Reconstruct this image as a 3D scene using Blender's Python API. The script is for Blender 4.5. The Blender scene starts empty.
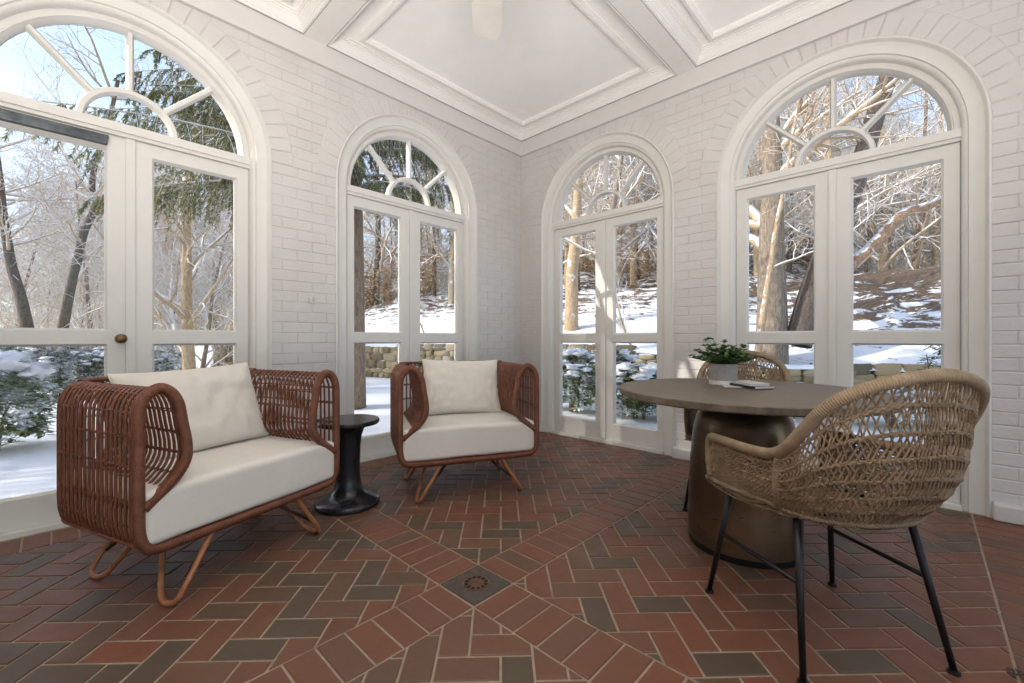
import bpy, math, random
from mathutils import Vector, Matrix, noise as mnoise
random.seed(7)
PI = math.pi
COL = bpy.context.scene.collection
scene = bpy.context.scene

CAM = Vector((3.4813, -3.8197, 1.06)); FW = Vector((-.6889, .7249, 0)).normalized(); RT = Vector((FW.y, -FW.x, 0)); FP = 431.4
def at0(u, dep):
    p = CAM+FW*dep+RT*((u-512)/FP*dep); return (p.x, p.y)
# ------------------------------------------------------------------ mesh builder
class MB:
    def __init__(s):
        s.v = []; s.f = []; s.uv = []; s.rnd = []
    def add(s, vs, fs, rnd=0.5, uvs=None):
        o = len(s.v)
        s.v.extend([tuple(p) for p in vs])
        s.uv.extend(uvs if uvs else [(0.0, 0.0)] * len(vs))
        for f in fs:
            s.f.append([i + o for i in f]); s.rnd.append(rnd)
    def box(s, x0, x1, y0, y1, z0, z1, rnd=0.5, xf=None):
        v = [(x, y, z) for z in (z0, z1) for y in (y0, y1) for x in (x0, x1)]
        if xf: v = [xf(*p) for p in v]
        s.add(v, [(0,2,3,1),(4,5,7,6),(0,1,5,4),(2,6,7,3),(0,4,6,2),(1,3,7,5)], rnd)
    def tube(s, pts, r, n=8, cap=True, closed=False, rnd=0.5, flat=1.0, u0=0.0):
        pts = [Vector(p) for p in pts]
        N = len(pts)
        if N < 2: return
        rs = list(r) if hasattr(r, '__len__') else [r] * N
        def tang(i):
            if closed: return (pts[(i+1) % N] - pts[(i-1) % N]).normalized()
            if i == 0: return (pts[1] - pts[0]).normalized()
            if i == N-1: return (pts[-1] - pts[-2]).normalized()
            return (pts[i+1] - pts[i-1]).normalized()
        t0 = tang(0)
        up = Vector((0, 0, 1)) if abs(t0.z) < 0.9 else Vector((1, 0, 0))
        nrm = t0.cross(up).normalized()
        vs = []; uvs = []; L = u0
        for i in range(N):
            t = tang(i)
            nrm = nrm - t * nrm.dot(t)
            if nrm.length < 1e-6: nrm = t.orthogonal()
            nrm.normalize(); b = t.cross(nrm)
            if i: L += (pts[i] - pts[i-1]).length
            for k in range(n):
                a = 2 * PI * k / n
                vs.append(pts[i] + (nrm * math.cos(a) + b * math.sin(a) * flat) * rs[i])
                uvs.append((L, k / n))
        fs = []
        for i in range(N if closed else N-1):
            j = (i + 1) % N
            for k in range(n):
                k2 = (k + 1) % n
                fs.append((i*n+k, i*n+k2, j*n+k2, j*n+k))
        if cap and not closed:
            fs.append(tuple(range(n-1, -1, -1))); fs.append(tuple((N-1)*n + k for k in range(n)))
        s.add(vs, fs, rnd, uvs)
    def lathe(s, prof, n=40, c=(0, 0, 0), rnd=0.5):
        vs = []; fs = []
        for (r, z) in prof:
            for k in range(n):
                a = 2*PI*k/n
                vs.append((c[0] + r*math.cos(a), c[1] + r*math.sin(a), c[2] + z))
        m = len(prof)
        for i in range(m-1):
            for k in range(n):
                k2 = (k+1) % n
                fs.append((i*n+k, i*n+k2, (i+1)*n+k2, (i+1)*n+k))
        fs.append(tuple(range(n-1, -1, -1))); fs.append(tuple((m-1)*n+k for k in range(n)))
        s.add(vs, fs, rnd)
    def grid(s, fn, nu, nv, closeu=False, closev=False, rnd=0.5):
        vs = []; fs = []
        for i in range(nu):
            for j in range(nv):
                vs.append(fn(i / (nu if closeu else nu-1), j / (nv if closev else nv-1)))
        for i in range(nu if closeu else nu-1):
            for j in range(nv if closev else nv-1):
                a = i*nv+j; b = ((i+1) % nu)*nv+j; c = ((i+1) % nu)*nv+(j+1) % nv; d = i*nv+(j+1) % nv
                fs.append((a, b, c, d))
        s.add(vs, fs, rnd)
    def blob(s, c, r, seed=0, amp=0.25, fr=2.0, sub=(8, 12), sq=(1, 1, 1), rnd=0.5):
        nu, nv = sub; vs = []; fs = []
        c = Vector(c)
        for i in range(nu+1):
            th = PI*i/nu
            for j in range(nv):
                ph = 2*PI*j/nv
                d = Vector((math.sin(th)*math.cos(ph), math.sin(th)*math.sin(ph), math.cos(th)))
                k = 1 + amp*mnoise.noise(d*fr + Vector((seed*3.7, seed*1.3, 0)))
                vs.append(c + Vector((d.x*r*sq[0]*k, d.y*r*sq[1]*k, d.z*r*sq[2]*k)))
        for i in range(nu):
            for j in range(nv):
                j2 = (j+1) % nv
                fs.append((i*nv+j, (i+1)*nv+j, (i+1)*nv+j2, i*nv+j2))
        s.add(vs, fs, rnd)
    def build(s, name, mat, parent=None, smooth=False, fixn=True, doubles=False):
        me = bpy.data.meshes.new(name)
        me.from_pydata(s.v, [], s.f)
        a = me.attributes.new('rnd', 'FLOAT', 'FACE'); a.data.foreach_set('value', s.rnd)
        b = me.attributes.new('suv', 'FLOAT_VECTOR', 'POINT')
        b.data.foreach_set('vector', [c for p in s.uv for c in (p[0], p[1], 0.0)])
        if fixn or doubles:
            import bmesh
            bm = bmesh.new(); bm.from_mesh(me)
            if doubles: bmesh.ops.remove_doubles(bm, verts=bm.verts, dist=1e-5)
            if fixn: bmesh.ops.recalc_face_normals(bm, faces=bm.faces)
            bm.to_mesh(me); bm.free()
        if smooth:
            me.polygons.foreach_set('use_smooth', [True]*len(me.polygons))
        me.materials.append(mat)
        me.update()
        o = bpy.data.objects.new(name, me); COL.objects.link(o)
        if parent: o.parent = parent
        return o

def auto_smooth(o, deg=35):
    me = o.data
    me.polygons.foreach_set('use_smooth', [True]*len(me.polygons))
    import bmesh
    bm = bmesh.new(); bm.from_mesh(me)
    for e in bm.edges:
        if len(e.link_faces) == 2 and e.calc_face_angle(0) > math.radians(deg): e.smooth = False
    bm.to_mesh(me); bm.free()
    return o

def tag(o, label=None, cat=None, group=None, kind=None):
    if label: o['label'] = label
    if cat: o['category'] = cat
    if group: o['group'] = group
    if kind: o['kind'] = kind
    return o
def empty(name, loc=(0, 0, 0), rz=0.0):
    o = bpy.data.objects.new(name, None); COL.objects.link(o)
    o.location = loc; o.rotation_euler = (0, 0, rz); o.empty_display_size = .1
    return o
def copy_tree(o, parent=None):
    c = o.copy(); COL.objects.link(c)
    if parent: c.parent = parent
    for ch in list(o.children): copy_tree(ch, c)
    return c

# ------------------------------------------------------------------ materials
def newmat(name):
    m = bpy.data.materials.new(name); m.use_nodes = True
    nt = m.node_tree; nt.nodes.clear()
    out = nt.nodes.new('ShaderNodeOutputMaterial')
    b = nt.nodes.new('ShaderNodeBsdfPrincipled')
    nt.links.new(b.outputs[0], out.inputs[0])
    return m, nt, b, out
def N(nt, t, **kw):
    n = nt.nodes.new(t)
    for k, v in kw.items():
        if k in n.inputs.keys() if hasattr(n.inputs, 'keys') else False: n.inputs[k].default_value = v
        else: setattr(n, k, v)
    return n
def L(nt, a, b): nt.links.new(a, b)
def ramp(nt, fac, stops, interp='LINEAR'):
    r = nt.nodes.new('ShaderNodeValToRGB'); cr = r.color_ramp; cr.interpolation = interp
    while len(cr.elements) < len(stops): cr.elements.new(0.5)
    for e, (p, c) in zip(cr.elements, stops):
        e.position = p; e.color = (c[0], c[1], c[2], 1)
    L(nt, fac, r.inputs[0]); return r
def noise(nt, scale, detail=3, rough=.55, co=None, dist=0.0):
    n = nt.nodes.new('ShaderNodeTexNoise'); n.inputs['Scale'].default_value = scale
    n.inputs['Detail'].default_value = detail; n.inputs['Roughness'].default_value = rough
    n.inputs['Distortion'].default_value = dist
    if co is not None: L(nt, co, n.inputs['Vector'])
    return n
def objco(nt):
    return nt.nodes.new('ShaderNodeTexCoord').outputs['Object']
def bump(nt, b, h, strength=.3, dist=.01):
    n = nt.nodes.new('ShaderNodeBump'); n.inputs['Strength'].default_value = strength
    n.inputs['Distance'].default_value = dist
    L(nt, h, n.inputs['Height']); L(nt, n.outputs[0], b.inputs['Normal']); return n
def mix(nt, fac, a, b, typ='MIX'):
    n = nt.nodes.new('ShaderNodeMix'); n.data_type = 'RGBA'; n.blend_type = typ
    for sock, v in ((n.inputs[0], fac), (n.inputs[6], a), (n.inputs[7], b)):
        if isinstance(v, (int, float)): sock.default_value = v
        elif isinstance(v, tuple): sock.default_value = (*v, 1) if len(v) == 3 else v
        else: L(nt, v, sock)
    return n.outputs[2]
def mathn(nt, op, a, b=None):
    n = nt.nodes.new('ShaderNodeMath'); n.operation = op
    for i, v in enumerate((a, b)):
        if v is None: continue
        if isinstance(v, (int, float)): n.inputs[i].default_value = v
        else: L(nt, v, n.inputs[i])
    return n.outputs[0]

def simple(name, col, rough=.6, metal=0.0, var=.12, scale=20, bs=.15, bd=.003, spec=.5, sheen=0):
    m, nt, b, out = newmat(name)
    co = objco(nt); n = noise(nt, scale, 4, .6, co)
    c1 = tuple(max(0, c*(1-var)) for c in col); c2 = tuple(min(1, c*(1+var)) for c in col)
    r = ramp(nt, n.outputs[0], [(.3, c1), (.7, c2)])
    L(nt, r.outputs[0], b.inputs['Base Color'])
    b.inputs['Roughness'].default_value = rough; b.inputs['Metallic'].default_value = metal
    b.inputs['Specular IOR Level'].default_value = spec
    if bs: bump(nt, b, n.outputs[0], bs, bd)
    return m

M = {}
M['paint'] = simple('painted_wood', (.66, .65, .62), .42, var=.025, scale=9, bs=.12, bd=.002)
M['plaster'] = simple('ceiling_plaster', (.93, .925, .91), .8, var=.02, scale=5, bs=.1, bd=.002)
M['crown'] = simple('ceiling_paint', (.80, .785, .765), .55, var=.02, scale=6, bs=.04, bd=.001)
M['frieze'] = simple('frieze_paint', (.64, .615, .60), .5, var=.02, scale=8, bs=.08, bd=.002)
def mk_wallbrick():
    m, nt, b, out = newmat('painted_brick')
    co = objco(nt); n = noise(nt, 26, 5, .65, co); n2 = noise(nt, 3.0, 3, .5, co)
    r = ramp(nt, n2.outputs[0], [(.3, (.565, .54, .525)), (.7, (.61, .59, .575))])
    L(nt, r.outputs[0], b.inputs['Base Color']); b.inputs['Roughness'].default_value = .5
    bump(nt, b, n.outputs[0], .5, .006)
    return m
M['wbrick'] = mk_wallbrick()
def mk_floorbrick():
    m, nt, b, out = newmat('floor_brick')
    co = objco(nt)
    at = nt.nodes.new('ShaderNodeAttribute'); at.attribute_name = 'rnd'
    r = ramp(nt, at.outputs['Fac'], [(0, (.105, .078, .056)), (.14, (.10, .080, .062)), (.2, (.145, .085, .062)), (.38, (.20, .090, .060)),
                                     (.6, (.24, .084, .052)), (.8, (.28, .088, .052)), (1, (.19, .075, .048))])
    n = noise(nt, 6, 5, .65, co); n2 = noise(nt, 70, 4, .7, co); n3 = noise(nt, 1.2, 2, .5, co)
    c = mix(nt, mathn(nt, 'MULTIPLY', n.outputs[0], .55), r.outputs[0], (.13, .082, .060))
    c = mix(nt, mathn(nt, 'MULTIPLY', n2.outputs[0], .35), c, (.10, .06, .045))
    c = mix(nt, 1.0, c, (.79, .79, .70), 'MULTIPLY')
    L(nt, c, b.inputs['Base Color'])
    rr = ramp(nt, n.outputs[0], [(.3, (.36,)*3), (.7, (.58,)*3)])
    L(nt, rr.outputs[0], b.inputs['Roughness']); b.inputs['Specular IOR Level'].default_value = .42
    h = mathn(nt, 'ADD', mathn(nt, 'MULTIPLY', n.outputs[0], .8), mathn(nt, 'MULTIPLY', n2.outputs[0], .3))
    bump(nt, b, h, .35, .006)
    return m
M['fbrick'] = mk_floorbrick()
M['mortar'] = simple('floor_mortar', (.30, .235, .17), .85, var=.25, scale=14, bs=.4, bd=.004)

def mk_wrap(name, c1, c2, freq, rough=.5, strength=.5, dist=.003):
    m, nt, b, out = newmat(name)
    at = nt.nodes.new('ShaderNodeAttribute'); at.attribute_name = 'suv'
    sx = nt.nodes.new('ShaderNodeSeparateXYZ'); L(nt, at.outputs['Vector'], sx.inputs[0])
    w = mathn(nt, 'SINE', mathn(nt, 'ADD', mathn(nt, 'MULTIPLY', sx.outputs[0], freq), mathn(nt, 'MULTIPLY', sx.outputs[1], 2*PI)))
    w01 = mathn(nt, 'ADD', mathn(nt, 'MULTIPLY', w, .5), .5)
    n = noise(nt, 25, 3, .6, objco(nt))
    r = ramp(nt, n.outputs[0], [(.3, c1), (.7, c2)])
    L(nt, r.outputs[0], b.inputs['Base Color'])
    b.inputs['Roughness'].default_value = rough
    bump(nt, b, w01, strength, dist)
    return m
M['rattan'] = mk_wrap('rattan_rod', (.105, .032, .014), (.20, .066, .028), 260, .42, .25, .001)
M['rattan_wrap'] = mk_wrap('rattan_wrapping', (.115, .035, .015), (.20, .064, .028), 1100, .45, .8, .0022)
M['bentwood'] = simple('bent_rattan_leg', (.32, .125, .05), .35, var=.3, scale=18, bs=.1)
M['rope'] = mk_wrap('wicker_strand', (.18, .12, .068), (.34, .24, .145), 500, .62, .5, .0015)
M['rope_wrap'] = mk_wrap('wicker_rim_wrapping', (.22, .155, .092), (.34, .245, .15), 900, .6, .8, .0022)
M['rope_dark'] = mk_wrap('dark_wicker_strand', (.22, .12, .065), (.36, .215, .12), 500, .62, .5, .0015)
M['rope_dark_wrap'] = mk_wrap('dark_wicker_rim', (.24, .14, .08), (.36, .22, .125), 900, .6, .8, .002)
M['black'] = simple('black_metal', (.012, .012, .013), .38, .4, var=.2, bs=.05)
M['darkrod'] = simple('dark_strut_metal', (.05, .022, .014), .4, .3, var=.2, bs=.05)
M['blacktable'] = simple('black_lacquered_wood', (.014, .015, .018), .22, 0, var=.2, scale=6, bs=.05, bd=.001)
def mk_fabric(name, col):
    m, nt, b, out = newmat(name)
    co = objco(nt); n = noise(nt, 5, 4, .6, co); w = noise(nt, 420, 2, .5, co)
    r = ramp(nt, n.outputs[0], [(.3, tuple(c*.95 for c in col)), (.7, col)])
    L(nt, r.outputs[0], b.inputs['Base Color']); b.inputs['Roughness'].default_value = .9
    b.inputs['Sheen Weight'].default_value = .15
    h = mathn(nt, 'ADD', mathn(nt, 'MULTIPLY', n.outputs[0], 1.0), mathn(nt, 'MULTIPLY', w.outputs[0], .12))
    bump(nt, b, h, .35, .012)
    return m
M['cushion'] = mk_fabric('cream_linen', (.70, .665, .60))
M['pillow'] = mk_fabric('off_white_linen', (.70, .655, .585))
def mk_bronze():
    m, nt, b, out = newmat('aged_bronze')
    co = objco(nt)
    mp = nt.nodes.new('ShaderNodeMapping'); mp.inputs['Scale'].default_value = (1.5, 1.5, 9); L(nt, co, mp.inputs[0])
    n = noise(nt, 3, 5, .65, mp.outputs[0]); n2 = noise(nt, 2.2, 3, .5, co)
    r = ramp(nt, n2.outputs[0], [(.3, (.09, .062, .040)), (.5, (.20, .14, .085)), (.7, (.38, .27, .165))])
    c = mix(nt, mathn(nt, 'MULTIPLY', n.outputs[0], .5), r.outputs[0], (.085, .062, .045))
    L(nt, c, b.inputs['Base Color']); b.inputs['Metallic'].default_value = .92
    rr = ramp(nt, n.outputs[0], [(.3, (.24,)*3), (.7, (.40,)*3)]); L(nt, rr.outputs[0], b.inputs['Roughness'])
    bump(nt, b, n.outputs[0], .15, .004)
    return m
M['bronze'] = mk_bronze()
def mk_tabletop():
    m, nt, b, out = newmat('weathered_tabletop_wood')
    co = objco(nt)
    mp = nt.nodes.new('ShaderNodeMapping'); mp.inputs['Scale'].default_value = (1, 14, 3)
    mp.inputs['Rotation'].default_value = (0, 0, .8); L(nt, co, mp.inputs[0])
    n = noise(nt, 5, 6, .65, mp.outputs[0], .4)
    r = ramp(nt, n.outputs[0], [(.3, (.075, .058, .043)), (.7, (.19, .150, .112))])
    L(nt, r.outputs[0], b.inputs['Base Color']); b.inputs['Roughness'].default_value = .5
    bump(nt, b, n.outputs[0], .2, .002)
    return m
M['tabletop'] = mk_tabletop()
M['pot'] = simple('grey_concrete_pot', (.34, .325, .31), .8, var=.12, scale=40, bs=.2, bd=.001)
M['potwhite'] = simple('white_glaze', (.72, .71, .70), .5, var=.04, bs=.05)
M['soil'] = simple('soil', (.05, .035, .025), .95, var=.4, scale=60, bs=.6)
def mk_leaf(name, ca, cb, rough=.5, snow=0.0, trans=.25, lo=.55):
    m, nt, b, out = newmat(name)
    at = nt.nodes.new('ShaderNodeAttribute'); at.attribute_name = 'rnd'
    r = ramp(nt, at.outputs['Fac'], [(0, ca), (1, cb)])
    col = r.outputs[0]
    if snow:
        co = nt.nodes.new('ShaderNodeNewGeometry')
        n = noise(nt, snow, 2, .5, co.outputs['Position'])
        fac = ramp(nt, n.outputs[0], [(lo, (0, 0, 0)), (lo+.04, (1, 1, 1))]).outputs[0]
        sx = nt.nodes.new('ShaderNodeSeparateXYZ'); L(nt, co.outputs['Normal'], sx.inputs[0])
        up = ramp(nt, mathn(nt, 'ABSOLUTE', sx.outputs[2]), [(.25, (0, 0, 0)), (.5, (1, 1, 1))]).outputs[0]
        f = mix(nt, 1.0, fac, up, 'MULTIPLY')
        col = mix(nt, f, col, (.88, .90, .93))
    L(nt, col, b.inputs['Base Color'])
    b.inputs['Roughness'].default_value = rough
    tr = nt.nodes.new('ShaderNodeBsdfTranslucent'); L(nt, col, tr.inputs['Color'])
    ms = nt.nodes.new('ShaderNodeMixShader'); ms.inputs[0].default_value = trans
    L(nt, b.outputs[0], ms.inputs[1]); L(nt, tr.outputs[0], ms.inputs[2]); L(nt, ms.outputs[0], out.inputs[0])
    return m
M['potleaf'] = mk_leaf('pot_plant_leaf', (.018, .065, .015), (.085, .19, .045))
def mk_bark(name, ca, cb, snow=.35, scale=9):
    m, nt, b, out = newmat(name)
    g = nt.nodes.new('ShaderNodeNewGeometry')
    mp = nt.nodes.new('ShaderNodeMapping'); mp.inputs['Scale'].default_value = (3, 3, .8); L(nt, g.outputs['Position'], mp.inputs[0])
    n = noise(nt, scale, 5, .7, mp.outputs[0], .5)
    r = ramp(nt, n.outputs[0], [(.32, ca), (.68, cb)])
    sx = nt.nodes.new('ShaderNodeSeparateXYZ'); L(nt, g.outputs['Normal'], sx.inputs[0])
    n2 = noise(nt, 3.5, 3, .6, g.outputs['Position'])
    s = mathn(nt, 'ADD', sx.outputs[2], mathn(nt, 'MULTIPLY', mathn(nt, 'SUBTRACT', n2.outputs[0], .5), 1.1))
    f = ramp(nt, s, [(snow, (0, 0, 0)), (snow+.1, (1, 1, 1))]).outputs[0]
    L(nt, mix(nt, f, r.outputs[0], (.88, .90, .94)), b.inputs['Base Color'])
    b.inputs['Roughness'].default_value = .85
    bump(nt, b, n.outputs[0], .8, .03)
    return m
M['bark'] = mk_bark('snowy_brown_bark', (.12, .085, .06), (.34, .25, .17), .25)
M['barktan'] = mk_bark('snowy_tan_bark', (.30, .21, .12), (.60, .45, .29), .15)
M['barkdark'] = mk_bark('dark_furrowed_bark', (.045, .036, .03), (.17, .13, .10), .55)
M['barktrunk'] = mk_bark('grey_brown_trunk_bark', (.10, .08, .062), (.38, .30, .22), .75, 7)
M['barklimb'] = mk_bark('reddish_limb_bark', (.16, .085, .05), (.44, .29, .18), .55)
M['twig'] = mk_bark('snowy_twig', (.34, .25, .15), (.66, .52, .36), -.25)
M['needle'] = mk_leaf('spruce_needles', (.05, .08, .02), (.30, .30, .10), .6, 5.0, .3, .60)
M['rhodo'] = mk_leaf('evergreen_shrub_leaf', (.07, .12, .03), (.36, .42, .14), .5, 6.0, .3, .50)
M['hedgeleaf'] = mk_leaf('hedge_leaf', (.08, .11, .04), (.30, .34, .15), .6, 7, .3, .47)
M['beech'] = mk_leaf('dry_tan_leaf', (.36, .20, .08), (.62, .46, .24), .8, 1.6, .35, .60)
def mk_snow(name='snow', patch=False):
    m, nt, b, out = newmat(name)
    g = nt.nodes.new('ShaderNodeNewGeometry')
    col = (.86, .88, .92)
    n = noise(nt, 2.5, 4, .5, g.outputs['Position'])
    if patch:
        at = nt.nodes.new('ShaderNodeAttribute'); at.attribute_name = 'suv'
        sx = nt.nodes.new('ShaderNodeSeparateXYZ'); L(nt, at.outputs['Vector'], sx.inputs[0])
        mp = nt.nodes.new('ShaderNodeMapping'); mp.inputs['Scale'].default_value = (1, 1, 3.2); L(nt, g.outputs['Position'], mp.inputs[0])
        n1 = noise(nt, 1.5, 8, .68, mp.outputs[0], .6)
        litter = ramp(nt, noise(nt, 9, 4, .7, g.outputs['Position']).outputs[0], [(.3, (.05, .035, .022)), (.55, (.16, .11, .07)), (.75, (.34, .24, .15))]).outputs[0]
        s = mathn(nt, 'ADD', n1.outputs[0], mathn(nt, 'MULTIPLY', sx.outputs[0], .17))
        f = ramp(nt, s, [(.64, (0, 0, 0)), (.67, (1, 1, 1))]).outputs[0]
        c = mix(nt, f, (.86, .88, .92), litter)
        L(nt, c, b.inputs['Base Color'])
    else:
        b.inputs['Base Color'].default_value = (*col, 1)
    b.inputs['Roughness'].default_value = .6
    bump(nt, b, n.outputs[0], .5, .05)
    return m
M['snow'] = mk_snow(); M['ground'] = mk_snow('snowy_ground', True)
def mk_stone():
    m, nt, b, out = newmat('fieldstone')
    at = nt.nodes.new('ShaderNodeAttribute'); at.attribute_name = 'rnd'
    r = ramp(nt, at.outputs['Fac'], [(0, (.10, .08, .045)), (.4, (.30, .22, .11)), (.7, (.46, .36, .20)), (1, (.34, .28, .18))])
    g = nt.nodes.new('ShaderNodeNewGeometry'); n = noise(nt, 7, 5, .7, g.outputs['Position'])
    c = mix(nt, mathn(nt, 'MULTIPLY', n.outputs[0], .6), r.outputs[0], (.14, .12, .08))
    sx = nt.nodes.new('ShaderNodeSeparateXYZ'); L(nt, g.outputs['Normal'], sx.inputs[0])
    f = ramp(nt, mathn(nt, 'ADD', sx.outputs[2], mathn(nt, 'MULTIPLY', n.outputs[0], .3)), [(.95, (0,)*3), (1.0, (1,)*3)]).outputs[0]
    L(nt, mix(nt, f, c, (.86, .88, .92)), b.inputs['Base Color']); b.inputs['Roughness'].default_value = .9
    bump(nt, b, n.outputs[0], .6, .02)
    return m
M['stone'] = mk_stone()
def mk_glass():
    m, nt, b, out = newmat('window_glass'); nt.nodes.remove(b)
    t = nt.nodes.new('ShaderNodeBsdfTransparent'); t.inputs[0].default_value = (.97, .98, .98, 1)
    g = nt.nodes.new('ShaderNodeBsdfGlossy'); g.inputs['Roughness'].default_value = .0
    fr = nt.nodes.new('ShaderNodeFresnel'); fr.inputs[0].default_value = 1.45
    ms = nt.nodes.new('ShaderNodeMixShader')
    L(nt, mathn(nt, 'MULTIPLY', fr.outputs[0], .8), ms.inputs[0]); L(nt, t.outputs[0], ms.inputs[1]); L(nt, g.outputs[0], ms.inputs[2])
    L(nt, ms.outputs[0], out.inputs[0]); return m
M['glass'] = mk_glass()
M['brass'] = simple('aged_brass', (.14, .09, .045), .35, .9, var=.3, bs=.1)
M['iron'] = simple('cast_iron', (.085, .068, .055), .6, .3, var=.3, scale=30, bs=.3)
M['hole'] = simple('drain_hole', (.008, .007, .006), .9, 0, bs=0)
M['closer'] = simple('grey_door_closer', (.085, .10, .11), .45, .5, var=.5, scale=12, bs=.2)
M['fan'] = simple('washed_wood_blade', (.66, .64, .61), .55, 0, var=.12, scale=3, bs=.1)
M['paper'] = simple('paper', (.62, .60, .55), .8, var=.06, bs=.05)
M['paperblue'] = simple('blue_cover', (.03, .045, .06), .5, var=.3, bs=.05)
M['dryleaf'] = simple('dry_leaf', (.05, .03, .02), .8, var=.3, bs=.1)

# ------------------------------------------------------------------ polygon clipping
def clip(poly, a, b, c):            # keep a*x+b*y<=c
    out = []
    for i in range(len(poly)):
        p, q = poly[i], poly[(i+1) % len(poly)]
        dp = a*p[0]+b*p[1]-c; dq = a*q[0]+b*q[1]-c
        if dp <= 0: out.append(p)
        if (dp < 0) != (dq < 0) and dp != dq:
            t = dp/(dp-dq); out.append((p[0]+t*(q[0]-p[0]), p[1]+t*(q[1]-p[1])))
    return out
def cliprect(poly, x0, x1, y0, y1):
    for a, b, c in ((-1, 0, -x0), (1, 0, x1), (0, -1, -y0), (0, 1, y1)):
        if len(poly) < 3: return []
        poly = clip(poly, a, b, c)
    return poly
def area(p): return .5*sum(p[i][0]*p[(i+1) % len(p)][1]-p[(i+1) % len(p)][0]*p[i][1] for i in range(len(p)))
def inset(poly, d):
    if area(poly) < 0: poly = poly[::-1]
    # remove tiny edges
    q = [p for i, p in enumerate(poly) if math.dist(p, poly[i-1]) > 1e-4]
    if len(q) < 3: return []
    res = q; 
    for i in range(len(q)):
        p0, p1 = q[i], q[(i+1) % len(q)]
        dx, dy = p1[0]-p0[0], p1[1]-p0[1]; l = math.hypot(dx, dy)
        nx, ny = dy/l, -dx/l           # outward normal for ccw
        res = clip(res, nx, ny, nx*p0[0]+ny*p0[1]-d)
        if len(res) < 3: return []
    return res if abs(area(res)) > 1e-5 else []
def slab(mb, poly, joint, cham, h0, h1, fn, rnd):
    """a bevelled brick: base outline at height h0, shoulder just under h1, top at h1; fn maps (x,y,h) to 3-D"""
    p1 = inset(poly, joint)
    if not p1: return
    p2 = inset(p1, cham)
    if len(p2) != len(p1):
        vs = [fn(x, y, h0) for x, y in p1]+[fn(x, y, h1-cham*.4) for x, y in p1]; n = len(p1)
        fs = [(i, (i+1) % n, n+(i+1) % n, n+i) for i in range(n)]+[tuple(range(n, 2*n))]
        mb.add(vs, fs, rnd); return
    # align starting vertex
    k = min(range(len(p2)), key=lambda j: math.dist(p2[j], p1[0])); p2 = p2[k:]+p2[:k]
    n = len(p1)
    vs = [fn(x, y, h0) for x, y in p1]+[fn(x, y, h1-cham*.6) for x, y in p1]+[fn(x, y, h1) for x, y in p2]
    fs = []
    for r in range(2):
        fs += [(r*n+i, r*n+(i+1) % n, (r+1)*n+(i+1) % n, (r+1)*n+i) for i in range(n)]
    fs.append(tuple(range(2*n, 3*n)))
    mb.add(vs, fs, rnd)

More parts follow.
